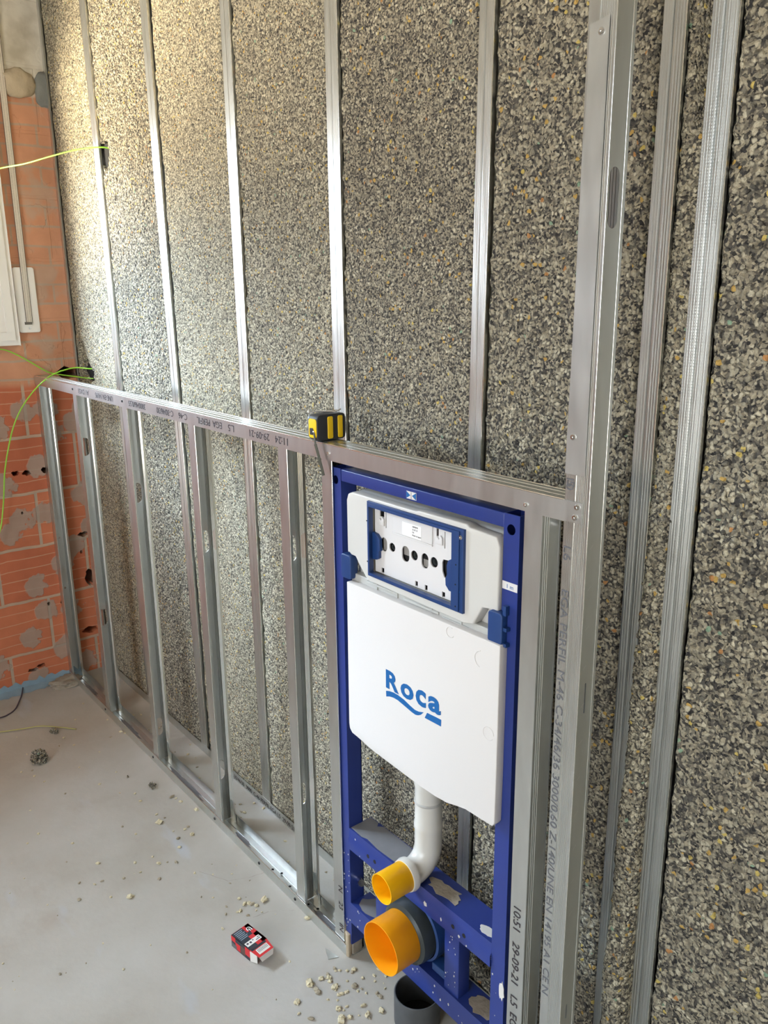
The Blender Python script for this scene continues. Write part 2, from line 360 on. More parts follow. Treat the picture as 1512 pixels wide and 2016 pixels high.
# left wall: concrete lintel, solid brick courses, hollow bricks with dabs of mortar
bm_ = bpy.data.materials.new('brick_wall'); bm_.use_nodes = True
n = bm_.node_tree.nodes; l = bm_.node_tree.links; b = n['Principled BSDF']; b.inputs['Roughness'].default_value = .9; b.inputs['Specular IOR Level'].default_value = .2
g = n.new('ShaderNodeNewGeometry'); s_ = n.new('ShaderNodeSeparateXYZ'); l.new(g.outputs['Position'], s_.inputs[0])
wob = n.new('ShaderNodeTexNoise'); wob.inputs['Scale'].default_value = 9; wob.inputs['Detail'].default_value = 4; l.new(g.outputs['Position'], wob.inputs['Vector'])
def mth(op, a, b_=None, c=None):
    q = n.new('ShaderNodeMath'); q.operation = op
    for i, x in enumerate((a, b_, c)):
        if x is None: continue
        if isinstance(x, (int, float)): q.inputs[i].default_value = x
        else: l.new(x, q.inputs[i])
    return q.outputs[0]
zz = mth('MULTIPLY_ADD', wob.outputs['Fac'], .014, mth('ADD', s_.outputs['Z'], -.007))
cmb = n.new('ShaderNodeCombineXYZ'); l.new(s_.outputs['Y'], cmb.inputs[0]); l.new(zz, cmb.inputs[1])
def brick(w, h, mort, off, c1, c2, cm):
    mp = n.new('ShaderNodeMapping'); mp.inputs['Location'].default_value = off; l.new(cmb.outputs[0], mp.inputs[0])
    t = n.new('ShaderNodeTexBrick'); l.new(mp.outputs[0], t.inputs['Vector']); t.inputs['Scale'].default_value = 1
    t.inputs['Brick Width'].default_value = w; t.inputs['Row Height'].default_value = h; t.inputs['Mortar Size'].default_value = mort
    t.inputs['Mortar Smooth'].default_value = .3
    t.inputs['Color1'].default_value = c1; t.inputs['Color2'].default_value = c2; t.inputs['Mortar'].default_value = cm
    return t
low = brick(.33, .209, .0065, (.045, .065, 0), srgb(202,122,88), srgb(190,108,78), srgb(184,162,142))
hi = brick(.25, .066, .0045, (.02, -.003, 0), srgb(204,146,114), srgb(214,158,126), srgb(188,160,138))
# fine scored lines across the hollow bricks
ph = mth('FRACT', mth('MULTIPLY', zz, 1/.0418)); ln = mth('LESS_THAN', mth('ABSOLUTE', mth('SUBTRACT', ph, .5)), .045)
nn_ = n.new('ShaderNodeTexNoise'); nn_.inputs['Scale'].default_value = 6; l.new(g.outputs['Position'], nn_.inputs['Vector'])
ln2 = mth('MULTIPLY', ln, mth('MULTIPLY', nn_.outputs['Fac'], 1.3))
mA = n.new('ShaderNodeMix'); mA.data_type = 'RGBA'; l.new(ln2, mA.inputs[0]); l.new(low.outputs['Color'], mA.inputs[6]); mA.inputs[7].default_value = srgb(206,162,132)
# dabs of mortar
mpv = n.new('ShaderNodeMapping'); mpv.inputs['Scale'].default_value = (1, 1.0, 1); l.new(cmb.outputs[0], mpv.inputs[0])
vw = n.new('ShaderNodeVectorMath'); vw.operation = 'SCALE'; vw.inputs[3].default_value = .045
wob2 = n.new('ShaderNodeTexNoise'); wob2.inputs['Scale'].default_value = 30; wob2.inputs['Detail'].default_value = 3; l.new(g.outputs['Position'], wob2.inputs['Vector'])
l.new(wob2.outputs['Color'], vw.inputs[0]); vadd = n.new('ShaderNodeVectorMath'); vadd.operation = 'ADD'; l.new(mpv.outputs[0], vadd.inputs[0]); l.new(vw.outputs[0], vadd.inputs[1])
vo = n.new('ShaderNodeTexVoronoi'); vo.voronoi_dimensions = '2D'; vo.inputs['Scale'].default_value = 7.4; vo.inputs['Randomness'].default_value = .8; l.new(vadd.outputs[0], vo.inputs['Vector'])
dab = n.new('ShaderNodeMapRange'); dab.inputs[1].default_value = .33; dab.inputs[2].default_value = .29; l.new(mth('MULTIPLY_ADD', wob2.outputs['Fac'], .42, mth('ADD', vo.outputs['Distance'], -.21)), dab.inputs[0])
dab2 = mth('MULTIPLY', dab.outputs[0], .8)
mB = n.new('ShaderNodeMix'); mB.data_type = 'RGBA'; l.new(dab2, mB.inputs[0]); l.new(mA.outputs[2], mB.inputs[6]); mB.inputs[7].default_value = srgb(168,152,138)
# upper zone
hn = n.new('ShaderNodeTexNoise'); hn.inputs['Scale'].default_value = 7; hn.inputs['Detail'].default_value = 6; l.new(g.outputs['Position'], hn.inputs['Vector'])
hm = n.new('ShaderNodeMapRange'); hm.inputs[1].default_value = .55; hm.inputs[2].default_value = .62; hm.inputs[4].default_value = .6; l.new(hn.outputs['Fac'], hm.inputs[0])
mC = n.new('ShaderNodeMix'); mC.data_type = 'RGBA'; l.new(hm.outputs[0], mC.inputs[0]); l.new(hi.outputs['Color'], mC.inputs[6]); mC.inputs[7].default_value = srgb(180,160,142)
zoneA = n.new('ShaderNodeMapRange'); zoneA.inputs[1].default_value = 1.16; zoneA.inputs[2].default_value = 1.18; l.new(zz, zoneA.inputs[0])
mD = n.new('ShaderNodeMix'); mD.data_type = 'RGBA'; l.new(zoneA.outputs[0], mD.inputs[0]); l.new(mB.outputs[2], mD.inputs[6]); l.new(mC.outputs[2], mD.inputs[7])
zoneB = n.new('ShaderNodeMapRange'); zoneB.inputs[1].default_value = 2.135; zoneB.inputs[2].default_value = 2.15; l.new(zz, zoneB.inputs[0])
cr_ = ramp(n, [(.35, srgb(196,188,170)), (.5, srgb(220,214,200)), (.7, srgb(230,226,214))]); l.new(hn.outputs['Fac'], cr_.inputs[0])
mE = n.new('ShaderNodeMix'); mE.data_type = 'RGBA'; l.new(zoneB.outputs[0], mE.inputs[0]); l.new(mD.outputs[2], mE.inputs[6]); l.new(cr_.outputs[0], mE.inputs[7])
var = n.new('ShaderNodeTexNoise'); var.inputs['Scale'].default_value = 14; var.inputs['Detail'].default_value = 6; l.new(g.outputs['Position'], var.inputs['Vector'])
vr = ramp(n, [(.3, (.86,.86,.86,1)), (.7, (1,1,1,1))]); l.new(var.outputs['Fac'], vr.inputs[0])
mF = n.new('ShaderNodeMix'); mF.data_type = 'RGBA'; mF.blend_type = 'MULTIPLY'; mF.inputs[0].default_value = 1; l.new(mE.outputs[2], mF.inputs[6]); l.new(vr.outputs[0], mF.inputs[7])
l.new(mF.outputs[2], b.inputs['Base Color'])
hgt = mth('ADD', mth('MULTIPLY', low.outputs['Fac'], -.5), mth('MULTIPLY', var.outputs['Fac'], 1.0))
bu = n.new('ShaderNodeBump'); bu.inputs['Strength'].default_value = .5; bu.inputs['Distance'].default_value = .006; l.new(mth('ADD', hgt, mth('MULTIPLY', dab.outputs[0], .5)), bu.inputs['Height']); l.new(bu.outputs[0], b.inputs['Normal'])

WY0, WY1, WZ0, WZ1 = -1.75, -.05, 1.325, 2.12
holes = [rect(WY0, WY1, WZ0, WZ1)]
for i, (hy, hz, ry, rz) in enumerate([(-.106,.852,.014,.009), (-.066,.848,.014,.010), (-.004,.850,.011,.012), (.115,.575,.020,.010), (.125,.395,.022,.030), (.105,.175,.034,.013),
                                      (-.135,.070,.020,.008), (-.100,.080,.016,.008), (.124,1.200,.040,.024), (-.10,.70,.004,.006), (.10,.505,.006,.007), (-.045,.325,.005,.007), (.005,.318,.007,.008)]):
    holes.append(blobpoly(hy, hz, ry, rz, 50+i))
wl_ = plate2d(rect(Y0-.15, YB, 0, ZC), holes, .2, lambda u, v, w: (XB-.1+w, u, v))
o = struct(wl_.build('wall_left', bm_))
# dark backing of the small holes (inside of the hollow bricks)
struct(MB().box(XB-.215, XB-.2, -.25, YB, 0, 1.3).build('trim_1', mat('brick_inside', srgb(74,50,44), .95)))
# rubble lump in the wall under the lintel
def lump(name, c, rx, ry, rz, m, seed, parent=None, sub=3, rough=.35, label=None, freq=18, local=False):
    bm = bmesh.new(); bmesh.ops.create_icosphere(bm, subdivisions=sub, radius=1)
    from mathutils import noise
    for v in bm.verts:
        p = v.co.copy(); k = 1+rough*(noise.noise(p*1.6+Vector((seed, 0, 0)))+.6*noise.noise(p*4+Vector((0, seed, 0))))
        v.co = Vector((p.x*rx, p.y*ry, p.z*rz))*k
    me = bpy.data.meshes.new(name); base = Vector(c)-(wloc(parent) if parent else Vector(c))
    bm.transform(Matrix.Translation(base)); bm.to_mesh(me); bm.free()
    for p in me.polygons: p.use_smooth = sub > 2
    me.materials.append(m); o = bpy.data.objects.new(name, me); COL.objects.link(o)
    if parent: o.parent = parent
    else: o.location = c
    return o
st = mat('rubble_stone', srgb(190,176,152), .9, var=(25,.25), bump=(40,.6,.006))
st2 = mat('grey_mortar', srgb(132,134,130), .9, var=(25,.2), bump=(40,.6,.006))
struct(lump('trim_2', (XB+.002, .055, 2.175), .016, .062, .045, st, 3.3, rough=.3))
struct(lump('trim_3', (XB+.002, .150, 2.165), .012, .036, .065, st2, 9.1, rough=.3))

# window
fr = plate2d(rect(WY0-.03, WY1+.012, WZ0-.012, WZ1+.03), [rect(WY0+.04, (WY0+WY1)/2-.05, WZ0+.06, WZ1-.04), rect((WY0+WY1)/2+.05, WY1-.06, WZ0+.06, WZ1-.04)], .055, lambda u, v, w: (XB+.0-.006+w, u, v))
wfm = struct(fr.build('window_1', M['pvcframe'], bevel=.004))
plate2d(rect(WY0-.015, WY1-.004, WZ0+.006, WZ1+.015), [rect(WY0+.03, WY1-.032, WZ0+.034, WZ1-.02)], .008, lambda u, v, w: (XB+.0255+w, u, v)).build('frame_bead', M['pvcframe'], wfm, bevel=.002)
for i, (a, c) in enumerate((((WY0+.03), (WY0+WY1)/2-.04), ((WY0+WY1)/2+.04, WY1-.05))):
    sash = plate2d(rect(a, c, WZ0+.05, WZ1-.03), [rect(a+.055, c-.055, WZ0+.105, WZ1-.085)], .04, lambda u, v, w: (XB-.005+w, u, v)).build('sash', M['pvcframe'], wfm, bevel=.004)
    gl = bpy.data.materials.new('pane_glass%d' % i); gl.use_nodes = True; gb = gl.node_tree.nodes['Principled BSDF']
    nt = gl.node_tree; tr = nt.nodes.new('ShaderNodeBsdfTransparent'); gs = nt.nodes.new('ShaderNodeBsdfGlossy'); gs.inputs['Roughness'].default_value = .02
    ms = nt.nodes.new('ShaderNodeMixShader'); ms.inputs[0].default_value = .05; nt.links.new(tr.outputs[0], ms.inputs[1]); nt.links.new(gs.outputs[0], ms.inputs[2])
    nt.links.new(ms.outputs[0], nt.nodes['Material Output'].inputs[0])
    MB().box(XB-.010, XB-.006, a+.05, c-.05, WZ0+.10, WZ1-.08).build('pane', gl, sash)

# roller-shutter strap and its cover plate beside the window
t = thing('shutter_strap', 'beige roller shutter strap running down the brick wall beside the window', 'strap', (XB, .005, 1.36))
sy = lambda z: .004+(z-1.39)*.004
mb = MB(); me_ = MB()
for z0, z1 in [(1.388, 1.6), (1.6, 1.9), (1.9, 2.2), (2.2, ZC)]:
    for a, c, q in ((-.0095, .0095, mb), (-.0112, -.0095, me_), (.0095, .0112, me_), (-.0050, -.0042, me_), (.0042, .0050, me_)):
        q.add([(XB+.011, sy(z0)+a, z0), (XB+.011, sy(z0)+c, z0), (XB+.011, sy(z1)+c, z1), (XB+.011, sy(z1)+a, z1),
               (XB+.0125, sy(z0)+a, z0), (XB+.0125, sy(z0)+c, z0), (XB+.0125, sy(z1)+c, z1), (XB+.0125, sy(z1)+a, z1)],
              [(0,1,2,3),(4,7,6,5),(0,4,5,1),(2,6,7,3),(0,3,7,4),(1,5,6,2)])
mb.build('webbing', M['strap'], t); me_.build('edge_stripe', M['strapedge'], t)
pl = thing('strap_plate', 'white plastic strap winder plate on the brick wall below the shutter strap', 'cover plate', (XB, .01, 1.36))
MB().prism(rrect(-.032, .040, 1.355, 1.580, .008), XB, XB+.0095, YZ).build('plate', M['pvcframe'], pl, bevel=.0015)
MB().box(XB+.0095, XB+.0145, -.012, .012, 1.383, 1.392).build('strap_slot', mat('slot_grey', srgb(110,104,96), .6), pl)
screw('screw', pl, (XB+.0095, .003, 1.370), (1, 0, 0), .004)

# ------------------------------------------------------------------ foam insulation boards
def worley(P, cell, seed):
    P = P/cell; I = np.floor(P).astype(np.int64); best = np.full(len(P), 9.); 
    def hsh(a, b_, k):
        x = (a*73856093) ^ (b_*19349663) ^ (seed*83492791+k*2654435)
        x = (x ^ (x >> 13))*1274126177 & 0x7fffffff; x = (x ^ (x >> 11))*668265263 & 0x7fffffff
        return (x % 10007)/10007.
    idh = np.zeros(len(P))
    for dx in (-1, 0, 1):
        for dy in (-1, 0, 1):
            a = I[:, 0]+dx; b2 = I[:, 1]+dy
            q = np.stack([a+hsh(a, b2, 1), b2+hsh(a, b2, 2)], 1); dd = np.linalg.norm(P-q, axis=1)
            mk = dd < best; best[mk] = dd[mk]; idh[mk] = hsh(a, b2, 3)[mk]
    return best, idh
def foam(x0, x1, z0, z1, res, m, label, seed, slope0=0., slope1=0., bulge=None, dents=(), amp=.0045, yf=D+.0055, cell=.011):
    nx = max(4, int((x1-x0)/res)); nz = int((z1-z0)/res)
    u = np.linspace(0, 1, nx+1); z = np.linspace(z0, z1, nz+1); U, Z = np.meshgrid(u, z)
    L = (slope0(Z) if callable(slope0) else x0+slope0*Z); R = x1+slope1*Z; X = L+(R-L)*U
    P = np.stack([X.ravel(), Z.ravel()], 1)
    d1, id1 = worley(P, cell, seed); d2, id2 = worley(P, cell*4.5, seed+5)
    h = (1-np.clip(d1, 0, 1))*.9+id1*.7+(1-np.clip(d2, 0, 1))*.5+id2*.4
    Y = yf-(h-1.1)*amp
    if bulge is not None: Y = Y-np.array([bulge(a, c) for a, c in zip(P[:, 0], P[:, 1])])
    for (dx, dz, rx, rz, dep) in dents:
        rr = ((P[:, 0]-dx)/rx)**2+((P[:, 1]-dz)/rz)**2+ (id1-.5)*.5
        Y = np.where(rr < 1, Y+dep, Y)
    # ragged side edges
    ed = np.minimum(U, 1-U).ravel()*(x1-x0); Y = Y+np.where(ed < .004, .006, 0)
    xs = P[:, 0]+(id2-.5)*.004*((ed < .001)*1.)
    N = (nx+1)*(nz+1); loc = (x0, yf, z0)
    V = np.zeros((N*2, 3)); V[:N, 0] = xs-loc[0]; V[:N, 1] = np.minimum(Y, YB-.006)-loc[1]; V[:N, 2] = P[:, 1]-loc[2]
    V[N:] = V[:N]; V[N:, 1] = YB-.002-loc[1]
    ii = np.arange(N).reshape(nz+1, nx+1); F = np.stack([ii[:-1, :-1], ii[:-1, 1:], ii[1:, 1:], ii[1:, :-1]], -1).reshape(-1, 4)
    rim = list(ii[0, :])+list(ii[1:, -1])+list(ii[-1, :-1][::-1])+list(ii[1:-1, 0][::-1])
    side = [(rim[k], rim[k-1], rim[k-1]+N, rim[k]+N) for k in range(len(rim))]
    back = [(ii[0, 0]+N, ii[-1, 0]+N, ii[-1, -1]+N, ii[0, -1]+N)]
    me = bpy.data.meshes.new('foam_board'); me.from_pydata(V.tolist(), [], [tuple(map(int, f)) for f in F]+[tuple(map(int, f)) for f in side]+[tuple(map(int, f)) for f in back])
    sm = np.zeros(len(me.polygons), bool); sm[:len(F)] = True; me.polygons.foreach_set('use_smooth', sm); me.update()
    me.materials.append(m); o = bpy.data.objects.new('foam_board', me); COL.objects.link(o); o.location = loc
    return tag(o, label, 'insulation board', 'recycled foam boards between the wall studs')
FB = []
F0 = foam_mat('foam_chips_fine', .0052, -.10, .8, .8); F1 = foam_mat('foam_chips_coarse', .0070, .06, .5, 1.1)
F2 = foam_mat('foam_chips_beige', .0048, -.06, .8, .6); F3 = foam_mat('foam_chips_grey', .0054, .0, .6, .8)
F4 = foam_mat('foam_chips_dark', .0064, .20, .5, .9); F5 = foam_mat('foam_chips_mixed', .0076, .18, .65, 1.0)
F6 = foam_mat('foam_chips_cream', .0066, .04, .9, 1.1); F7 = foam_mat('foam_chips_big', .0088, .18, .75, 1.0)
zf = .003; zt = 2.7
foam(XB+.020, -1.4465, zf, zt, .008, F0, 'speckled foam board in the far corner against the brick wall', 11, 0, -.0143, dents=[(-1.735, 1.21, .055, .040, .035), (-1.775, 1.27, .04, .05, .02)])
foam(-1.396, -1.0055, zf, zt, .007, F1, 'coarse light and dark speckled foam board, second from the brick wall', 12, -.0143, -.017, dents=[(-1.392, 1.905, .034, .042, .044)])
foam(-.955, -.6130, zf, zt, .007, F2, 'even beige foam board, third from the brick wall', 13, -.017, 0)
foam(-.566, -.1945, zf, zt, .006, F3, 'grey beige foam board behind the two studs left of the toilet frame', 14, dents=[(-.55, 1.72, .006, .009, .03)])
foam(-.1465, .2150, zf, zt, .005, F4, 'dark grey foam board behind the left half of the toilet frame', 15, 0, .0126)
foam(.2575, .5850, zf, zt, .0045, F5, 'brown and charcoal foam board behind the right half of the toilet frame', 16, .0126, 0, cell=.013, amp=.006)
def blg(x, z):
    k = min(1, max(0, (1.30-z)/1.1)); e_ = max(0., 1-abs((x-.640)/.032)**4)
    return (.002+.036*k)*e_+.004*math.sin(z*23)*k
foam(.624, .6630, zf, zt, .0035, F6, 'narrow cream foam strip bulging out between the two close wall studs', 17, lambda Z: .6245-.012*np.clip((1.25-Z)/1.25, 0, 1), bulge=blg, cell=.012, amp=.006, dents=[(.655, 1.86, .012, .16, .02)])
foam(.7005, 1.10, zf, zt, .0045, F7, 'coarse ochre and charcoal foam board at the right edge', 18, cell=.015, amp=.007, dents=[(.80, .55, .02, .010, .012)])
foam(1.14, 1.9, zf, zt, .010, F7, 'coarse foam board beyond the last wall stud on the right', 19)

# ------------------------------------------------------------------ steel studs fixed to the back wall
def grooved(x0, x1, y, dirn=1, ngr=3, step=.0006):
    "profile across a flange with a deep centre groove and fine ribs"
    w = x1-x0; pts = [(x0, y)]; m_ = (x0+x1)/2
    xs = [x0+w*(.12+.13*k) for k in range(3)]
    for x in xs: pts += [(x-.0006, y), (x, y+step), (x+.0006, y)]
    pts += [(m_-.0020, y), (m_-.0010, y+.0022), (m_+.0006, y)]
    xs = [m_+w*(.12+.13*k) for k in range(3)]
    for x in xs: pts += [(x-.0006, y), (x, y+step), (x+.0006, y)]
    pts.append((x1, y)); return pts
TH = .0009
def wall_stud(w):
    t = thing('wall_stud', 'x', 'steel stud', (0, D, 0), 'steel studs fixed to the back wall')
    MB().sheet(grooved(0, w, D), TH, 0, 2.68, XY).build('front_flange', M['stip'], t)
    MB().sheet([(.0005, D), (.0005, D+.046)], TH, 0, 2.68, XY).build('web', M['galv'], t)
    MB().sheet([(0, D+.046), (w, D+.046)], TH, 0, 2.68, XY).build('rear_flange', M['galv'], t)
    MB().sheet([(w+.0002, D+.0006), (w+.0002, D+.007)], TH, 0, 2.68, XY).build('lip', M['galv'], t)
    MB().tube([(w, D+.0004, 0), (w, D+.0004, 2.68)], .0010, 8).build('bent_edge', M['bright'], t)
    MB().tube([(w/2, D+.0006, 0), (w/2, D+.0006, 2.68)], .0007, 8).build('centre_ridge', M['bright'], t)
    return t
for x, slope, w, lab in [(-1.441, -.0143, .044, 'slim steel wall stud nearest the brick wall, green cable crossing it'),
                         (-1.0045, -.017, .042, 'slightly leaning steel wall stud, second from the brick wall'),
                         (-.609, .0006, .042, 'steel wall stud, third from the brick wall, rising right of the leaning one'),
                         (-.189, 0, .041, 'steel wall stud rising directly behind the tape measure'),
                         (.2205, .0126, .033, 'steel wall stud rising behind the toilet frame and cistern'),
                         (.590, 0, .034, 'bluish steel wall stud just right of the tall front stud, partly overlapped by foam'),
                         (.6615, 0, .037, 'steel wall stud farthest right, beside the narrow bulging foam strip')]:
    s0 = wall_stud(w); s0.location.x = x; s0.rotation_euler.y = math.atan(slope); s0['label'] = lab; s0.location.z = .002
# vertical perimeter channel in the brick corner
t = thing('corner_channel', 'grey steel channel standing in the corner of brick wall and foam', 'steel channel', (XB, D, 0))
MB().sheet([(XB+.002, D-.002), (XB+.018, D-.002), (XB+.018, D+.004)], TH, 0, ZC, XY).build('flange', M['galv'], t)
MB().sheet([(XB+.0015, D-.002), (XB+.0015, YB-.004)], TH, 0, ZC, XY).build('web', M['galv'], t)
# back floor channel
t = thing('floor_channel', 'steel floor channel at the foot of the foam wall, printed front flange', 'steel channel', (XB, D, 0))
MB().sheet([(D-.001, .030), (D-.001, .0006), (D+.048, .0006), (D+.048, .030)], TH, XB+.021, 1.9, YZ).build('channel', M['galv'], t)
text('C-30/46/30  3000  C-46 PERFIL EGA L5  29-09-21', 'printed_marking', .020, M['ink'], t, front(-.80, D-.0018, .006), squeeze=.9)
text('L5 29-09-21 11:24', 'printed_marking', .020, M['ink'], t, front(-.16, D-.0018, .006), squeeze=.9)

# ------------------------------------------------------------------ low front frame
def c_stud(x, holez, label, z0=.0018, z1=H-.0022, lip=.006):
    t = thing('frame_stud', label, 'steel stud', (x, 0, 0), 'studs of the low front frame')
    y1, y2 = .0022, .0462
    hp = [oval(.0245, hz, .026, .062) for hz in holez]
    wb_ = plate2d(rect(y1, y2, z0, z1), hp, TH, lambda u, v, w: (x+.0006+w, u, v))
    for q in (.0385, .0418, .0445): wb_.prism([(x+.0008, q-.0009), (x+.0024, q), (x+.0008, q+.0009)], z0, z1, XY)
    wb_.build('web', M['galv'], t)
    MB().sheet([(x, y1), (x+.0338, y1)], TH, z0, z1, XY).build('front_flange', M['galv'], t)
    MB().sheet([(x+.0345, y1+.0008), (x+.0345, y1+lip)], TH, z0, z1, XY).build('lip', M['galv'], t)
    MB().tube([(x+.0342, y1+.0006, z0), (x+.0342, y1+.0006, z1)], .0011, 8).build('bent_edge', M['bright'], t)
    pts = [(x, y2)]
    for k in range(4): q = x+.0105+.0062*k; pts += [(q-.0022, y2), (q-.0006, y2-.0022), (q+.0006, y2-.0022), (q+.0022, y2)]
    pts += [(x+.035, y2), (x+.035, y2-.006)]
    MB().sheet(pts, TH, z0, z1, XY).build('rear_flange', M['bright'], t)
    return t
studs = []
for x, hz, lab in [(XB+.001, (), 'first stud of the low frame, screwed flat against the brick wall'),
                   (-1.457, (.99, .373), 'second stud of the low frame counted from the brick wall'),
                   (-1.0405, (.907, .0705+.05), 'third stud of the low frame counted from the brick wall'),
                   (-.6148, (.853, .169), 'fourth stud of the low frame, middle of the open bays'),
                   (-.1875, (.936, .310), 'stud of the low frame, last one free standing before the toilet frame'),
                   (-.0245, (), 'stud of the low frame pressed against the left blue post')]:
    studs.append(c_stud(x, hz, lab, lip=.0025 if 'pressed' in lab else .006))
screw('screw', studs[0], (XB+.0015, .022, .58), (1, 0, 0), .005); screw('screw', studs[0], (XB+.0015, .022, .375), (1, 0, 0), .005)
for z_, tx in ((.178, 'N'), (.135, '23'), (.075, 'IN')):
    text(tx, 'printed_marking', .022, M['ink'], studs[5], front(-.006, .0012, z_, -90))

# stud right of the toilet frame: printed plain flange, web on its right
t = thing('frame_stud', 'stud with black printed time and date, right of the right blue post', 'steel stud', (.512, 0, 0), 'studs of the low front frame')
MB().sheet([(.5115, .0022), (.5455, .0022)], TH, .0018, H-.0022, XY).build('front_flange', M['galv'], t)
pts = [(.0022, .5455)]
for k in range(3): q = .008+.0045*k; pts += [(q-.0012, .5455), (q, .5440), (q+.0012, .5455)]
pts += [(.040, .5455), (.0455, .5435)]
MB().sheet([(v, u) for u, v in pts], TH, .0018, H-.0022, XY).build('web', M['galv'], t)
MB().sheet([(.5115, .0462), (.5455, .0462)], TH, .0018, H-.0022, XY).build('rear_flange', M['galv'], t)
text('10:51   29-09-21   L5  EGA  PERFIL  C-46', 'printed_marking', .0225, M['ink'], t, front(.5195, .0012, .472, -90), squeeze=1.12)

# floor channel of the low frame
t = thing('floor_track', 'steel floor track of the low front frame, dusty inside', 'steel track', (XB, 0, 0))
prof = [(0, .030), (0, .0006), (.014, .0006), (.0155, .0022), (.017, .0006), (.031, .0006), (.0325, .0022), (.034, .0006), (.0484, .0006), (.0484, .030)]
MB().sheet(prof, TH, XB+.004, .024, YZ).build('track', M['galv'], t)
MB().tube([(XB+.004, 0, .0300), (.024, 0, .0300)], .0008, 8).build('flange_edge', M['bright'], t)
for x in (-1.462, -1.045, -.62, -.195, -.37):
    screw('screw', t, (x, -.0006, .016), (0, -1, 0), .0042, M['dark_screw'])
R = random.Random(5)
for x, w in ((-1.30, .10), (-.86, .14), (-.50, .05), (-.10, .06), (-1.68, .08)):
    MB().prism(blobpoly(x, .024, w*.8, .009, int(x*99), 26, .3), .0012, .0020, lambda u, v, w_: (u, v, w_)).build('dust', M['dust'], t, label='pale dust lying inside the track')
for k in range(8): MB().tube([(-.34+.028*k, .020+.012*math.sin(k*2.1), .004), (-.335+.028*k, .022+.012*math.sin(k*2.1), .006)], .0022, 6).build('debris', M['hole'], t)

# top rail
t = thing('top_rail', 'long steel top rail of the low frame with upside-down black printing', 'steel rail', (XB, 0, H))
prof = [(0, H-.032), (0, H), (.015, H), (.0165, H-.0016), (.018, H), (.0315, H), (.033, H-.0016), (.0345, H), (.0484, H), (.0484, H-.032)]
MB().sheet(prof, TH, XB+.004, .5865, YZ).build('rail', M['galv'], t)
MB().tube([(XB+.004, .0006, H-.0004), (.5865, .0006, H-.0004)], .0012, 8).build('folded_edge', M['bright'], t)
MB().tube([(XB+.004, .0478, H-.0004), (.5865, .0478, H-.0004)], .0012, 8).build('folded_edge', M['bright'], t)
MB().prism(rect(.585, .6185, H-.0305, H), -.0016, -.0006, XZ).build('end_tab', M['galv'], t, label='flat tab screwed onto the tall stud')
for x, z in ((.6105, 1.1945), (.6075, 1.179)): screw('screw', t, (x, -.0016, z), (0, -1, 0), .0048)
for x, z in ((.5150, 1.1795), (.0035, 1.183)): screw('screw', t, (x, -.0006, z), (0, -1, 0), .0038)
for x in (-1.445, -1.03): screw('screw', t, (x, -.0006, 1.187), (0, -1, 0), .0040, M['dark_screw'])
for x, s in ((-.138, '11:24'), (-.215, '29-09-21'), (-.370, 'L.5'), (-.428, 'EGA'), (-.487, 'PERFIL'), (-.610, 'C-46'), (-.690, 'C-30/46/30'), (-.865, '3000/46/0,55'), (-1.10, 'UNE-EN 14195'), (-1.30, 'A1 DX51')):
    text(s, 'printed_marking', .0225, M['ink'], t, front(x, -.0009, 1.1935, 180), squeeze=1.1 if len(s) < 9 else 1.0)

# ------------------------------------------------------------------ tall stud with cover strip
t = thing('tall_stud', 'tallest front stud, right of the toilet frame, oval slot in its side', 'steel stud', (.588, 0, 0))
xa, xb = .5867, .6288
pts = [(xa, .001)]
for k in range(6): q = xa+.018+.0024*k-.012*(k < 0); 
pts = [(xa, .0008), (xa+.0165, .0008), (xa+.018, .0026), (xa+.0195, .0008)]
for k in range(7): q = xa+.0215+.0026*k; pts += [(q-.0007, .0008), (q, .0014), (q+.0007, .0008)]
pts += [(xb, .0008)]
MB().sheet(pts, TH, 0, ZC, XY).build('printed_flange', M['stip'], t)
plate2d(rect(.0008, .0330, 0, ZC), [oval(.0145, 1.603, .0205, .074), oval(.016, .90, .003, .05), oval(.016, .32, .003, .03)], TH, lambda u, v, w: (xb+w, u, v)).build('web', M['galv'], t)
MB().tube([(xb+.0001, .0333, 0), (xb+.0001, .0333, ZC)], .0012, 10).build('bent_edge', M['bright'], t)
MB().tube([(xb-.0002, .0011, 0), (xb-.0002, .0011, ZC)], .0009, 10).build('bent_edge', M['bright'], t)
MB().tube([(xa+.0002, .0010, 0), (xa+.0002, .0010, ZC)], .0006, 10).build('bent_edge', M['bright'], t)
MB().tube([(xa+.0180, .0012, 0), (xa+.0180, .0012, ZC)], .0006, 10).build('centre_ridge', M['bright'], t)
MB().sheet([(xb-.0008, .0340), (xb-.0008, .0400)], TH, 0, ZC, XY).build('rear_edge', M['galv'], t)
MB().sheet([(xa+.004, .0395), (xb-.003, .0395)], TH, 0, ZC, XY).build('rear_flange', M['galv'], t)
MB().sheet(grooved(xa+.003, xb-.003, .0345, step=.0015), TH, 0, ZC, XY).build('inner_flange', M['emboss_shaded'], t)
for z_, s in ((1.232, '5'), (1.205+.0, ''), (1.135, 'L6'), (1.068, 'EGA PERFIL M-46 C-34/46/36 3000/0,60 Z-140/UNE EN 14195 A1 CE N')):
    if s: text(s, 'printed_marking', .0185, M['grey_ink'], t, front(xa+.0025, -.0001, z_, -90), squeeze=1.32)
text('10', 'printed_marking', .0185, M['grey_ink'], t, front(xa+.0015, -.0001, 1.238, -90), squeeze=1.2)
sc_m = mat('scratch', (.9,.9,.9,1), .3, .8)
for k in range(16):
    z = 1.135-.062*k
    MB().add([(xb+.0007, .0075, z), (xb+.0007, .0150, z+.0055), (xb+.0007, .0150, z+.0062), (xb+.0007, .0075, z+.0007)], [(0,1,2,3)]).build('scored_mark', sc_m, t)
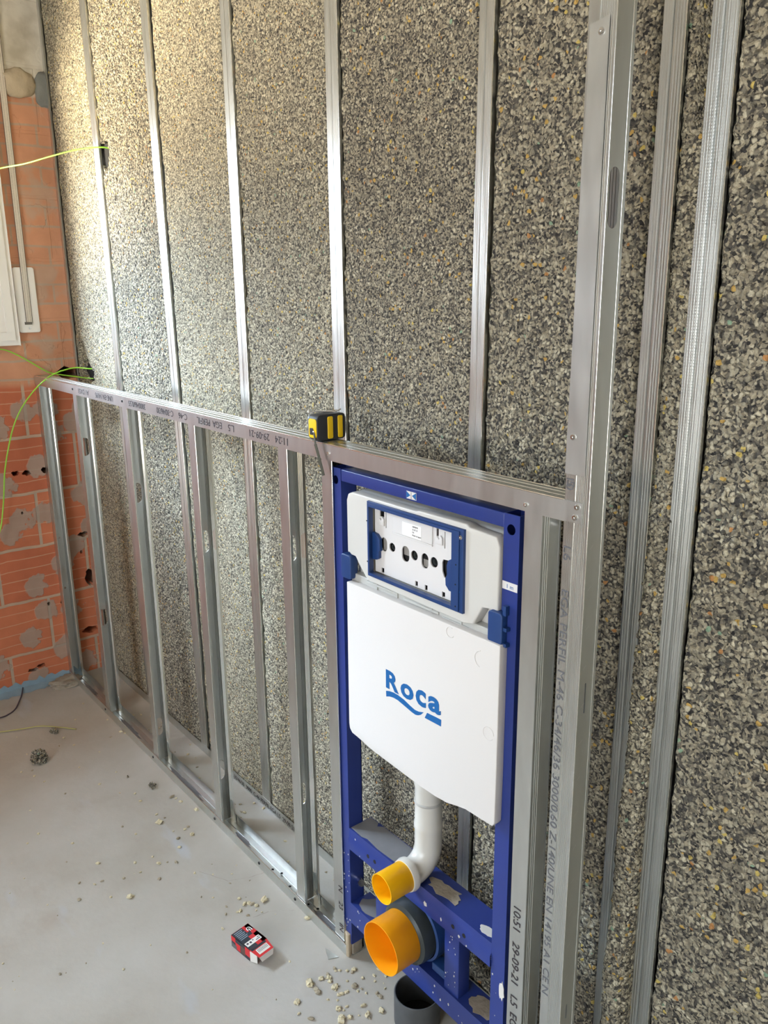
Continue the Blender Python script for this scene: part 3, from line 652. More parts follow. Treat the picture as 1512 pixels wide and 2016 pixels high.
t = thing('cover_strip', 'flat plain steel strip screwed over the upper part of the tall stud', 'steel strip', (.6, 0, 1.24))
MB().add([(.5915, -.0006, 1.805), (.6200, -.0006, 1.811), (.6205, -.0006, 1.240), (.5862, -.0006, 1.240),
          (.5915, -.0018, 1.805), (.6200, -.0018, 1.811), (.6205, -.0018, 1.240), (.5862, -.0018, 1.240)],
         [(0,1,2,3),(7,6,5,4),(0,4,5,1),(1,5,6,2),(2,6,7,3),(3,7,4,0)]).build('strip', M['galv'], t)
screw('screw', t, (.609, -.0018, 1.7945), (0, -1, 0), .0048); screw('screw', t, (.5975, -.0018, 1.293), (0, -1, 0), .0045)

# ------------------------------------------------------------------ toilet installation frame
YF = .0067
tf = thing('toilet_frame', 'blue steel installation frame holding a white concealed toilet cistern', 'toilet frame', (.25, YF, 0))
def tube_post(x0, x1, hx, name):
    m_ = plate2d(rect(x0, x1, .036, 1.1562), [circ(hx, 1.1315, .0088)], .002, lambda u, v, w: (u, YF+.001+w, v))
    t_ = .002
    m_.box(x0, x0+t_, YF+.002, YF+.038, .036, 1.1562); m_.box(x1-t_, x1, YF+.002, YF+.038, .036, 1.1562); m_.box(x0, x1, YF+.036, YF+.038, .036, 1.1562)
    return m_.build(name, M['navy'], tf)
p1 = tube_post(0.0015, .0335, .0160, 'post'); p2 = tube_post(.4655, .4985, .4810, 'post')
MB().box(.0335, .4655, YF+.0005, YF+.036, 1.1315, 1.1555).build('top_bar', M['navy'], tf, bevel=.002)
# upper crossbar, pressed with a ledge
cb = MB(); cb.sheet([(YF+.062, .346), (YF+.0005, .346), (YF+.0005, .325), (YF-.0025, .321), (YF-.0025, .297), (YF+.010, .296)], .002, .0335, .4655, YZ)
cb = cb.build('crossbar', M['navy'], tf)
for x, z in ((.105, .318), (.128, .318), (.368, .318), (.398, .318)):
    MB().prism(circ(x, z, .0045, n=12), YF-.0038, YF-.0030, XZ).build('bolt_hole', M['hole'], cb)
MB().prism([(.036, YF+.004), (.075, YF+.002), (.09, YF+.007), (.13, YF+.003), (.19, YF+.006), (.232, YF+.003), (.236, YF+.058), (.20, YF+.060), (.188, YF+.052), (.175, YF+.060), (.08, YF+.060), (.070, YF+.050), (.062, YF+.060), (.036, YF+.060)], .3472, .3478, XY).build('dust', M['dust'], cb, label='thick grey dust lying on the bar')
MB().prism(blobpoly(.315, YF+.028, .042, .018, 4, 18, .3), .3472, .3478, XY).build('dust', M['dirt'], cb)
MB().prism(blobpoly(.440, YF+.015, .018, .009, 6, 14, .3), .3472, .3478, XY).build('dust', M['splat'], cb)
cb2 = MB().sheet([(YF+.055, .150), (YF+.0005, .150), (YF+.0005, .098), (YF+.012, .097)], .002, .0335, .4655, YZ).build('crossbar', M['navy'], tf)
MB().prism(blobpoly(.075, YF+.028, .036, .022, 8, 18, .25), .1512, .1518, XY).build('dust', M['dust'], cb2)
MB().prism(blobpoly(.425, YF+.028, .034, .022, 9, 18, .25), .1512, .1518, XY).build('dust', M['dirt'], cb2)
for x0, x1 in ((.121, .161), (.338, .3785)):
    m_ = MB().box(x0, x1, YF+.003, YF+.034, .1505, .2955).build('support', M['navy'], tf, bevel=.002)
R = random.Random(11); sp = MB()
def splash(mb, x, y, z, r): mb.prism([(x+r*R.uniform(.5, 1)*math.cos(a), z+r*R.uniform(.6, 1.6)*math.sin(a)) for a in [i*math.pi/4 for i in range(8)]], y-.0007, y-.0002, XZ)
for k in range(60):
    q = R.random()
    if q < .3: splash(sp, R.uniform(.004, .031), YF, R.uniform(.045, .28), R.uniform(.0006, .0022))
    elif q < .55: splash(sp, R.uniform(.34, .377), YF+.003, R.uniform(.155, .29), R.uniform(.0006, .0018))
    elif q < .8: splash(sp, R.uniform(.04, .46), YF-.0005, R.uniform(.102, .146), R.uniform(.0006, .0024))
    else: splash(sp, R.uniform(.468, .496), YF, R.uniform(.05, .30), R.uniform(.0006, .0022))
for x, z, r in ((.29, .318, .006), (.335, .312, .003), (.385, .308, .003), (.405, .300, .0025), (.06, .334, .002), (.075, .30, .0015)): splash(sp, x, YF-.003, z, r)
sp.build('paint_splash', M['splat'], tf, label='small white plaster splashes')
MB().prism(blobpoly(.006, .062, .008, .030, 3, 14, .3), YF-.0012, YF-.0002, XZ).build('plaster_smear', M['dirt'], tf)
MB().prism(blobpoly(.494, .262, .006, .020, 3, 14, .3), YF-.0012, YF-.0002, XZ).build('plaster_smear', M['splat'], tf)
# height sticker and emblem sticker
hs_ = MB().prism(rect(.4662, .4980, 1.0318, 1.0450), YF-.0006, YF-.0001, XZ).build('height_sticker', M['plate'], p2)
text('1 m', 'printed_marking', .010, M['logo'], hs_, front(.4745, YF-.0008, 1.0345))
em = MB().prism(rect(.2312, .2580, 1.1350, 1.1487), YF-.0004, YF+.0002, XZ).build('emblem_sticker', M['plate'], tf)
a, c, z0, z1, ym = .2318, .2574, 1.1355, 1.1482, YF-.0008; cx_, cz_ = (a+c)/2, (z0+z1)/2
tri = MB()
for P in ([(a, z0), (a, z1), (cx_-.0022, cz_)], [(c, z0), (c, z1), (cx_+.0022, cz_)]): tri.prism(P, ym, ym+.0003, XZ)
tri.build('emblem', M['logo'], em)
MB().prism(rect(cx_-.0003, cx_+.0003, z0, z1), ym, ym+.0003, XZ).build('emblem_line', M['ink'], em)
# feet
for x in (.0175, .482):
    MB().box(x-.014, x+.014, YF+.004, YF+.032, .004, .046).build('foot', M['dirt'], tf, bevel=.002)
    MB().box(x-.013, x+.013, YF+.001, YF+.036, .0020, .0045).build('foot_plate', M['galv'], tf)

# cistern tank
ci = MB().box(.0585, .4635, .0225, .115, .885, 1.1175).build('cistern', M['cist'], tf, bevel=.012)
prof_ = [(.0590, .9930), (.0650, .9945), (.0700, .9905), (.0840, .9905), (.0985, .9735), (.1172, .9555), (.1290, .9510), (.3860, .9470), (.4080, .9520), (.4290, .9880), (.4450, .9900), (.4630, .9900), (.4635, 1.1000), (.4560, 1.1150), (.3960, 1.1175), (.3880, 1.1215), (.2700, 1.1205), (.2640, 1.1180), (.0760, 1.1180), (.0640, 1.1130), (.0590, 1.1000)]
plate2d(prof_, [rect(.1340, .3680, .9700, 1.1075)], .0225, lambda u, v, w: (u, .01175+w, v)).build('tank_front', M['cist'], ci, bevel=.003)
MB().prism(rrect(.0640, .4610, .895, .952, .004), .006, .024, XZ).build('tank_skirt', M['skirt'], ci, bevel=.0015)
ribs = MB()
for x in (.145, .205, .300, .375): ribs.box(x, x+.003, .0035, .0065, .9000, .9500)
for x0, x1, z in ((.115, .205, .944), (.225, .320, .9405), (.330, .395, .936)): ribs.box(x0, x1, .0035, .0065, z, z+.0045)
ribs.build('skirt_rib', M['skirt'], ci, bevel=.0008)
# inspection frame (blue) with inner opening
ring = plate2d(rect(.1305, .3885, .9655, 1.1125), [rect(.1375, .3640, .9730, 1.1040)], .009, lambda u, v, w: (u, -.0005+w, v)).build('inspection_frame', M['inner_blue'], tf, bevel=.0012)
ring2 = plate2d(rect(.1345, .3800, .9685, 1.1085), [rect(.1385, .3625, .9735, 1.1030)], .003, lambda u, v, w: (u, -.0060+w, v)).build('frame_rim', M['inner_blue'], ring, bevel=.0006)
# recess walls and bracket ears
for sgn, xe in ((1, .1385), (-1, .3560)):
    if sgn == 1: poly = [(.1360, 1.052), (.150, 1.050), (.159, 1.042), (.160, 1.020), (.156, 1.016), (.156, 1.004), (.150, 1.0), (.1360, .998)]
    else: poly = [(.3660, 1.052), (.352, 1.052), (.345, 1.048), (.3415, 1.038), (.3425, 1.022), (.3385, 1.014), (.3395, 1.002), (.348, .994), (.3660, .994)]
    MB().prism(poly, .0015, .0085, XZ).build('bracket', M['inner_blue'], ring, bevel=.0008)
screw('screw', ring, (.3815, -.0052, 1.0985), (0, -1, 0), .0042)
text('TOP', 'embossed_marking', .006, M['logo'], ring, front(.3705, -.0053, 1.0000, 0))
for x, z in ((.3740, 1.050), (.3735, 1.015), (.3740, .9760), (.1335, 1.075), (.1335, .995)):
    MB().prism(circ(x, z, .0014, n=8), -.0083, -.0078, XZ).build('pin_hole', M['hole'], ring)
# white cover plate with openings
hl = [oval(.1645, 1.0325, .018, .027), circ(.1885, 1.0325, .0085), oval(.2265, 1.0290, .0205, .030), circ(.2505, 1.0320, .0092),
      oval(.2790, 1.0290, .0185, .028), circ(.3030, 1.0325, .0095), [(.3400, 1.0450), (.3260, 1.0440), (.3235, 1.0380), (.3240, 1.0220), (.3290, 1.0120), (.3400, 1.0090)],
      rect(.1565, .1640, .9755, .9850), rect(.2530, .2600, .9752, .9847), rect(.2790, .2860, .9750, .9845), rect(.3240, .3315, .9750, .9845),
      rect(.1530, .1660, 1.0850, 1.1010), rect(.3085, .3140, 1.0820, 1.0960), rect(.1700, .1720, 1.0660, 1.0960), rect(.3290, .3310, 1.0640, 1.0940)]
pw = plate2d(rect(.1380, .3635, .9735, 1.1035), hl, .0024, lambda u, v, w: (u, .0095+w, v)).build('access_plate', M['plate'], ring)
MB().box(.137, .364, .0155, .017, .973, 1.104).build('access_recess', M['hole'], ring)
for x, z, r in ((.1885, 1.0325, .0062), (.2505, 1.0320, .0064), (.3030, 1.0325, .0066)):
    MB().lathe([(r*.55, 0), (r*.8, -.004), (r, -.0), (r, .0)], (x, .0145, z), (0, 1, 0), 18).build('plug', M['rubber'], ring)
for x, z, w_, h_ in ((.1645, 1.0325, .017, .026), (.2265, 1.034, .0195, .018), (.2790, 1.023, .017, .014)):
    MB().prism(rect(x-w_/2, x+w_/2, z-h_/2, z+h_/2), .0130, .0140, XZ).build('inner_tank', mat('grey_tank', srgb(140,136,132), .5), ring)
lp = plate2d(rrect(.1930, .3000, 1.0640, 1.1010, .002), [], .0022, lambda u, v, w: (u, .0072+w, v)).build('label_shelf', M['plate'], pw, bevel=.0005)
MB().box(.1910, .3000, .0060, .0086, 1.0605, 1.0635).build('shelf_ledge', M['plate'], pw, bevel=.0006)
lb = MB().prism(rect(.2200, .2720, 1.0655, 1.0900), .0056, .0060, XZ).build('label', mat('label_white', srgb(244,243,242), .5), pw)
for k, s in enumerate(('A890070', '25 02 21', 'D3', 'Made in Spain')):
    text(s, 'printed_marking', .0042, M['ink'], lb, front(.2480, .0054, 1.0845-.0052*k))
for x in (.1535, .3120):
    MB().prism([(x-.006, 1.0690), (x+.014, 1.0690), (x+.014, 1.0820), (x+.009, 1.0860), (x+.006, 1.0780), (x+.001, 1.0820), (x-.004, 1.0770)], .0050, .0082, XZ).build('hook', M['plate'], pw, bevel=.0008)
# side clips
for x0, x1, z0, z1 in ((.0440, .0765, .9400, .9900), (.4475, .4790, .9375, .9930)):
    cp = MB().prism(rrect(x0, x1, z0, z1, .007), -.006, .012, XZ).build('side_clip', M['inner_blue'], tf, bevel=.002)
for q_ in ((.4760, .4830, -.002, .006, .9900, 1.0060), (.4760, .4860, -.003, .006, .9640, .9700), (.4760, .4860, -.003, .006, .9370, .9430)): MB().box(*q_).build('clip_tongue', M['inner_blue'], tf)
# polystyrene cover
out = [(.0690, .9370), (.4805, .9410), (.4800, .70), (.4790, .6120), (.4740, .6045), (.4400, .6035), (.4100, .6030), (.3900, .5985), (.3600, .5905), (.3300, .5880), (.2900, .5880), (.2700, .5890), (.2100, .5925), (.1500, .5960), (.1280, .5985), (.1100, .6020), (.0900, .6050), (.0760, .6065), (.0680, .6140), (.0660, .6250), (.0665, .70)]
cv = MB().prism(out, -.0105, .0075, XZ).build('cover_panel', M['eps'], tf, bevel=.0015)
rg = MB()
for x, z, r, a0, a1 in ((.3655, .9270, .0095, 60, 330), (.4400, .9030, .0150, 100, 260), (.4600, .7760, .0120, 0, 330)):
    pts = [(x+r*math.cos(math.radians(a)), -.0107, z+r*math.sin(math.radians(a))) for a in range(a0, a1, 12)]
    rg.tube(pts, .0007, 5)
rg.build('moulded_ring', M['eps'], cv)
# the word and its underline
yl = -.0108
LG = [('R', .1898, .2282, .7550, .7935), ('o', .2331, .2702, .7550, .7850), ('c', .2762, .3045, .7562, .7890), ('a', .3103, .3440, .7580, .7885)]
for ch, lx0, lx1, lz0, lz1 in LG:
    o_ = text(ch, 'logo_lettering', .05, M['logo'], cv, Matrix.Identity(4), bold=.0017)
    me = o_.data; xs = [v.co.x for v in me.vertices]; ys = [v.co.y for v in me.vertices]; ax0, ax1, ay0, ay1 = min(xs), max(xs), min(ys), max(ys); wb = wloc(cv)
    zs = [v.co.z for v in me.vertices]; zm = min(zs)
    for v in me.vertices:
        x_, y_, z_ = v.co
        v.co = Vector((lx0+(x_-ax0)/(ax1-ax0)*(lx1-lx0), yl-(z_-zm), lz0+(y_-ay0)/(ay1-ay0)*(lz1-lz0)))-wb
sw = []
top = [(.1895, .7475), (.2000, .7508), (.2120, .7525), (.2250, .7525), (.2433, .7500), (.2600, .7450), (.2740, .7418), (.2850, .7428), (.2985, .7470)]
bot = [(.2900, .7385), (.2830, .7345), (.2754, .7325), (.2650, .7335), (.2433, .7380), (.2250, .7415), (.2120, .7418), (.2000, .7395), (.1900, .7355)]
MB().prism(top+bot, yl, yl+.0004, XZ).build('logo_wave', M['logo'], cv)
MB().prism([(.3075, .7500), (.3452, .7520), (.3448, .7385), (.3010, .7372)], yl, yl+.0004, XZ).build('logo_bar', M['logo'], cv)
# flush pipe
px_, py_ = .25, .046
path = [(px_, py_, .62), (px_, py_, .60), (px_, py_, .56), (px_, py_, .553), (px_, py_, .547), (px_, py_, .470), (px_, py_, .464), (px_, py_, .456), (px_, py_, .45), (px_, py_, .420)]
rad = [.0275, .0275, .0275, .0290, .0275, .0275, .0292, .0292, .0278, .0278]
for k in range(1, 11):
    a = math.radians(9*k); path.append((px_, py_-.046+.046*math.cos(a), .415-.046*math.sin(a))); rad.append(.0278)
path += [(px_, -.003, .369), (px_, -.004, .369), (px_, -.010, .369), (px_, -.018, .369)]; rad += [.0285, .0335, .0345, .0325]
MB().tube(path, rad, 40).build('flush_pipe', M['pvcw'], tf)
MB().lathe([(.0280, 0), (.0290, .002), (.0290, .004), (.0280, .006)], (px_, py_, .512), (0, 0, 1), 40).build('pipe_ring', M['skirt'], tf)
# waste elbow: rubber collar, blue bracket, dark body
path = [(px_, -.022, .2315), (px_, -.018, .2315), (px_, -.010, .2315), (px_, .004, .2315), (px_, .030, .2315), (px_, .055, .225), (px_, .074, .206), (px_, .080, .18), (px_, .080, .145), (px_, .080, .10)]
MB().tube(path[:5], [.0560, .0625, .0640, .0640, .0600], 44).build('rubber_collar', M['rubber'], tf)
MB().tube(path[4:], [.054, .053, .050, .048, .047, .046], 36).build('waste_elbow', M['rubber'], tf)
br_ = MB().lathe([(.0650, .010), (.0700, .012), (.0700, .034), (.0650, .036)], (px_, 0, .2315), (0, 1, 0), 44, close=True).build('pipe_bracket', M['inner_blue'], tf)
MB().box(.300, .338, .012, .040, .164, .182).build('bracket_arm', M['inner_blue'], tf, bevel=.002)
MB().box(.161, .200, .012, .040, .164, .182).build('bracket_arm', M['inner_blue'], tf, bevel=.002)
bt = MB().tube([(.0335, .030, .205), (.048, .026, .205)], .006, 10); bt.tube([(.046, .020, .198), (.060, .018, .214)], [.004, .008], 8); bt.build('wing_nut', M['steelclip'], tf)

# yellow caps in the pipe mouths
def cap(r, y0, y1, z, label, m_y):
    m_ = MB().lathe([(r, 0), (r, y1-y0-.002), (r-.0012, y1-y0), (r-.004, y1-y0), (r-.004, .012), (r-.0016, .0), (r, 0)], (px_, y0, z), (0, 1, 0), 56)
    rr = r-.003; m_.add([(px_+rr*math.cos(k*2*math.pi/56), y1-.006, z+rr*math.sin(k*2*math.pi/56)) for k in range(56)], [tuple(range(56))])
    o = m_.build('pipe_cap', M['yellow'], None, loc=(px_, y0, z)); o.data.materials[0] = m_y; return tag(o, label, 'pipe cap', 'yellow protective pipe caps')
cap(.0305, -.0760, -.0165, .369, 'small yellow cap plugged into the white flush pipe elbow', M['yellow'])
cap(.0535, -.0800, -.0200, .2315, 'large orange yellow cap plugged into the black waste collar', mat('orange_yellow_plastic', srgb(238,158,14), .4, spec=.3))

# open black pipe standing out of the floor
o = MB().lathe([(.0490, 0), (.0490, .066), (.0480, .068), (.0460, .068), (.0452, .066), (.0452, -.002), (.0490, -.002)], (.2520, .0150, .002), (0, 0, 1), 56)
bp = thing('soil_pipe', 'open dark soil pipe stub rising from the floor under the frame', 'pipe', (.2520, .0150, 0))
o.build('pipe_wall', M['blackpipe'], bp)
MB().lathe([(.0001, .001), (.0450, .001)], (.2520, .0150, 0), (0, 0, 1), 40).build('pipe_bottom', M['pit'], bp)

# ------------------------------------------------------------------ tape measure on the rail
tm = thing('tape_measure', 'yellow and black tape measure standing on the top rail', 'tape measure', (-.04, .03, H+.0018))
zb = H+.0018; x0, x1, y0, y1 = -.0570, -.0240, -.0060, .0640
MB().prism(rrect(y0, y1, zb, zb+.0520, .010), x0+.002, x1, YZ).build('case', M['tapek'], tm, bevel=.0015)
MB().prism(rrect(y0+.002, y1-.002, zb+.002, zb+.050, .009), x0-.004, x0+.002, YZ).build('side_cover', M['tapeg'], tm, bevel=.0012)
MB().prism(rrect(x0+.0045, x1-.0020, zb+.0060, zb+.0440, .006), y0-.0014, y0+.0005, XZ).build('mouth_panel', M['tapey'], tm, bevel=.0006)
MB().prism([(x0+.009, zb+.0120), (x0+.022, zb+.0120), (x0+.024, zb+.0190), (x0+.020, zb+.026), (x0+.009, zb+.025)], y0-.0020, y0-.0012, XZ).build('blade_slot', M['tapek'], tm)
for a, c in ((.0190, .0315), (.0440, .0555)):
    MB().prism(rrect(a, c, zb+.0030, zb+.0475, .003), x1-.0005, x1+.0014, YZ).build('yellow_stripe', M['tapey'], tm, bevel=.0006)
ck = MB(); ck.tube([(x0-.005, .002, zb+.052), (x0+.006, .010, zb+.056), (x1-.004, .040, zb+.055), (x1+.001, .052, zb+.060)], .0014, 8)
ck.tube([(x0+.002, .030, zb+.053), (x0+.018, .026, zb+.057), (x1-.003, .050, zb+.057)], .0014, 8); ck.build('belt_clip', M['steelclip'], tm)
lh = MB(); lump('rivet', (x0-.004, .000, zb+.056), .003, .003, .0035, M['cardw'], 2.0, tm, sub=2, rough=.05)
st_ = MB()
P = [(-.0330, -.0085, zb+.0170), (-.0260, -.0110, zb-.004), (-.0150, -.0105, zb-.030), (-.0020, -.0100, zb-.064)]
for i in range(3):
    a, c = Vector(P[i]), Vector(P[i+1]); d_ = (c-a).normalized(); sd = d_.cross(Vector((0, -1, 0)))*.0040
    if i == 0: sd *= .6
    st_.add([a-sd, a+sd, c+sd, c-sd, a-sd+Vector((0,.0012,0)), a+sd+Vector((0,.0012,0)), c+sd+Vector((0,.0012,0)), c-sd+Vector((0,.0012,0))], [(0,1,2,3),(7,6,5,4),(0,4,5,1),(1,5,6,2),(2,6,7,3),(3,7,4,0)])
st_.build('wrist_strap', M['blade'], tm, label='dark strap hanging over the rail')
MB().lathe([(.0022, -.0006), (.0034, 0), (.0022, .0006)], (-.0330, -.0095, zb+.0170), (0, 1, 0), 12).build('strap_ring', M['steelclip'], tm)

# ------------------------------------------------------------------ cables
def cable(name, pts, r, m, label, cat='cable', steps=12):
    P = [Vector(p) for p in pts]; out = []
    for i in range(len(P)-1):
        p0, p1, p2, p3 = P[max(i-1, 0)], P[i], P[i+1], P[min(i+2, len(P)-1)]
        for k in range(steps):
            t_ = k/steps; out.append(.5*((2*p1)+(-p0+p2)*t_+(2*p0-5*p1+4*p2-p3)*t_*t_+(-p0+3*p1-3*p2+p3)*t_**3))
    out.append(P[-1]); o = MB().tube(out, r, 8).build(name, m, None, loc=pts[0]); return tag(o, label, cat)
cable('green_cable', [(-1.372, .185, 1.920), (-1.385, .148, 1.9270), (-1.474, .100, 1.926), (-1.567, .050, 1.914), (-1.669, 0, 1.900), (-1.778, -.050, 1.893), (-1.835, -.12, 1.87), (-1.838, -.22, 1.84)], .0024, M['green'], 'upper green cable coming out of a hole high in the foam wall')
cable('green_cable', [(-1.690, .185, 1.226), (-1.7045, .157, 1.2253), (-1.7447, .120, 1.2287), (-1.7484, .075, 1.2223), (-1.7354, .030, 1.2101), (-1.7154, -.012, 1.1897), (-1.7481, -.045, 1.1485), (-1.783, -.080, 1.0888), (-1.7968, -.110, 1.023), (-1.79, -.138, .9457), (-1.80, -.1550, .870), (-1.81, -.1630, .8028), (-1.82, -.1715, .738), (-1.82, -.1922, .6553), (-1.82, -.24, .55)], .0024, M['green'], 'long green cable looping down over the bare brick wall')
cable('green_cable', [(-1.69, .185, 1.190), (-1.723, .160, 1.189), (-1.780, .120, 1.195), (-1.833, .0631, 1.2059), (-1.835, .0321, 1.2209), (-1.84, -.0092, 1.2509), (-1.84, -.058, 1.2825), (-1.835, -.1059, 1.3020), (-1.81, -.20, 1.31)], .0022, M['green'], 'short green cable rising from the rail end to the window corner')
cable('dark_wire', [(-1.846, -.181, .012), (-1.80, -.200, .005), (-1.755, -.222, .004), (-1.7026, -.251, .004), (-1.678, -.280, .004), (-1.671, -.3127, .004), (-1.69, -.37, .004)], .0024, M['wire'], 'thin dark wire curling on the floor at the brick wall', 'wire')
cable('straw_strand', [(-1.60, -.40, .004), (-1.5649, -.3408, .004), (-1.535, -.275, .005), (-1.5084, -.2193, .007), (-1.46, -.170, .006), (-1.4125, -.1268, .003)], .0020, M['straw'], 'dry yellowish strand lying on the floor', 'strand')
# white bits behind the top bar and metal clip behind the rail tab
o = MB().tube([(.070, .052, 1.150), (.088, .046, 1.160), (.100, .044, 1.1585), (.118, .044, 1.1575), (.150, .046, 1.1585)], .0022, 8).build('white_cable', M['pvcw'], None, loc=(.1, .05, 1.15)); tag(o, 'short white cable tucked behind the top of the blue frame', 'cable')
o = MB().tube([(.112, .046, 1.1530), (.116, .042, 1.1580), (.124, .041, 1.1590), (.130, .044, 1.155)], [.003, .006, .006, .003], 10).build('cable_connector', M['pvcw'], None, loc=(.12, .04, 1.153)); tag(o, 'white plastic connector sitting on the blue top bar', 'connector')
o = MB().tube([(.5480, .052, 1.155), (.5560, .048, 1.146), (.5640, .045, 1.150), (.5700, .045, 1.156)], [.002, .004, .003, .002], 8).build('wall_anchor', M['steelclip'], None, loc=(.555, .05, 1.146)); tag(o, 'bright metal anchor showing between printed stud and tall stud', 'anchor')

# ------------------------------------------------------------------ screw box on the floor
ang = math.radians(8.2); bx = thing('screw_box', 'small open red and black cardboard box with a white tab, on the screed', 'box', (-.1755, -.1915, 0))
bx.rotation_euler.z = ang
L_, D_, h_ = .0700, .0495, .0315
lid = .0012
mb = MB(); t_ = .0009
mb.box(0, L_, 0, t_, .0005, h_); mb.box(0, L_, D_-t_, D_, .0005, h_); mb.box(0, L_, 0, D_, h_-t_, h_); mb.box(0, L_, 0, D_, .0005, .0005+t_); mb.box(0, t_, 0, D_, .0005, h_)
def lp_(mb, name, m, parent): o = mb.build(name, m, parent, local=True); return o
carton = lp_(mb, 'carton', M['cardk'], bx)
e_ = .0003; q = MB()
q.box(.0, .022, .030, D_, h_, h_+e_); q.box(0, L_, D_-.012, D_, h_, h_+e_); q.box(.034, L_, .024, D_, h_, h_+e_); lp_(q, 'red_panel', M['red'], carton)
q = MB(); q.box(0, .016, -e_, 0, .018, h_); q.box(.016, .034, -e_, 0, .003, .021); q.box(.052, L_, -e_, 0, .010, h_); q.box(-e_, 0, 0, D_, .02, h_); lp_(q, 'red_panel', M['red'], carton)
q = MB(); q.box(.0, .020, -e_*1.1, 0, .001, .012); lp_(q, 'grey_panel', mat('card_grey', srgb(96,98,98), .6), carton)
q = MB(); q.box(.036, .052, -e_*1.2, 0, .004, .024); lp_(q, 'picture_panel', M['cardb'], carton)
# rounded emblem on the red
q = MB(); q.tube([(.020, .0355, h_+.0004), (.0135, .0352, h_+.0004), (.0105, .0380, h_+.0004), (.0105, .0420, h_+.0004), (.0140, .0445, h_+.0004), (.0240, .0445, h_+.0004)], .0012, 6); 
q.box(.015, .0235, .0385, .0412, h_+e_, h_+e_*2); lp_(q, 'emblem', M['cardw'], carton)
q = MB(); q.box(.013, .026, .0365, .0382, h_+e_, h_+e_*1.8); lp_(q, 'emblem_shade', M['ink'], carton)
q = MB()
for k in range(6): q.box(.006+.0006*k, .012+.0006*k, .006, .028-.0018*(k % 3), h_, h_+e_) if False else q.box(.004+.0052*k, .0058+.0052*k, .005, .028-.003*(k % 2), h_, h_+e_)
lp_(q, 'printed_lines', mat('pale_print', srgb(150,168,182), .6), carton)
q = MB(); q.box(.046, .060, .003, .044, h_+e_, h_+e_*2); wl3 = lp_(q, 'white_label', M['cardw'], carton)
q = MB(); q.box(.049, .054, .006, .011, h_+e_*2, h_+e_*2.6); q.box(.050, .0555, .014, .019, h_+e_*2, h_+e_*2.6); q.box(.049, .0515, .023, .026, h_+e_*2, h_+e_*2.6); q.box(.0545, .0565, .030, .042, h_+e_*2, h_+e_*2.6); q.box(.0495, .0515, .036, .042, h_+e_*2, h_+e_*2.6)
lp_(q, 'printed_marks', M['wire'], wl3)
# open flap carrying on from the top, with bar stripes, and its white tuck
fl = MB(); fl.add([(L_, 0, h_-.0004), (L_, D_, h_-.0004), (L_+.0300, D_-.004, h_-.004), (L_+.0300, .004, h_-.004), (L_, 0, h_-.0012), (L_, D_, h_-.0012), (L_+.0300, D_-.004, h_-.0048), (L_+.0300, .004, h_-.0048)], [(0,1,2,3),(7,6,5,4),(0,4,5,1),(1,5,6,2),(2,6,7,3),(3,7,4,0)])
flap = lp_(fl, 'flap', M['red'], bx)
zf_ = lambda x: h_-.0004-(x-L_)*.12+.0003
def on(x0_, x1_, a, c, up_): return ([(x0_, a, zf_(x0_)+up_), (x0_, c, zf_(x0_)+up_), (x1_, c, zf_(x1_)+up_), (x1_, a, zf_(x1_)+up_)], [(0,1,2,3)])
q = MB(); q.add(*on(L_+.0005, L_+.006, .002, D_-.006, 0)); lp_(q, 'dark_band', M['cardk'], flap)
q = MB(); q.add(*on(L_+.0080, L_+.0240, .010, D_-.008, 0)); lab_ = lp_(q, 'bar_label', M['cardw'], flap)
q = MB()
for k in range(9): q.add(*on(L_+.0095, L_+.0190, .013+.0031*k, .0142+.0031*k, .0002))
lp_(q, 'bars', M['wire'], lab_)
tk = MB(); tk.add([(L_+.0300, .004, h_-.004), (L_+.0300, D_-.004, h_-.004), (L_+.0330, D_-.009, h_-.0170), (L_+.0330, .009, h_-.0170), (L_+.0292, .004, h_-.0045), (L_+.0292, D_-.004, h_-.0045), (L_+.0322, D_-.009, h_-.0170), (L_+.0322, .009, h_-.0170)], [(0,1,2,3),(7,6,5,4),(0,4,5,1),(1,5,6,2),(2,6,7,3),(3,7,4,0)])
lp_(tk, 'tuck', M['cardw'], flap, ) if False else lp_(tk, 'tuck', M['cardw'], bx)
tb = MB(); tb.add([(L_, 0, .001), (L_, 0, h_-.003), (L_+.018, .006, h_-.005), (L_+.018, .006, .002), (L_, .0008, .001), (L_, .0008, h_-.003), (L_+.018, .0068, h_-.005), (L_+.018, .0068, .002)], [(0,1,2,3),(7,6,5,4),(0,4,5,1),(1,5,6,2),(2,6,7,3),(3,7,4,0)])
lp_(tb, 'side_tab', M['cardw'], bx)

# ------------------------------------------------------------------ floor debris
o = MB().prism([(-.0290, -.0262), (.0135, -.0165), (.0040, -.0400)], .0008, .0014, XY).build('metal_offcut', M['galv'], None, loc=(0, -.03, 0)); tag(o, 'small triangular sheet metal offcut on the floor by the left blue post', 'offcut')
o = MB().prism([(.0100, .0050), (.0230, -.0020), (.0300, .0000), (.0290, .0100), (.0150, .0200)], .0006, .062, XY).build('wood_shim', M['wood'], None, loc=(.02, .005, 0), bevel=.002); tag(o, 'dusty upright wooden wedge beside the foot of the left blue post', 'wedge')
fl_ = MB(); nF = 26
vs = []; fs = []
for i in range(nF):
    y = -.32+.37*i/(nF-1); w_ = .010+.010*abs(math.sin(i*1.7))+.006*(i % 3)
    for k, (dx, z) in enumerate(((.002, .010+w_), (.006, .006+w_*.3), (.012+w_*.6, .0035), (.018+w_*.9+.002*(i % 2), .0012))): vs.append((XB+dx, y+.002*math.sin(i*3+k), z))
for i in range(nF-1):
    for k in range(3): fs.append((i*4+k, i*4+k+1, i*4+k+5, i*4+k+4))
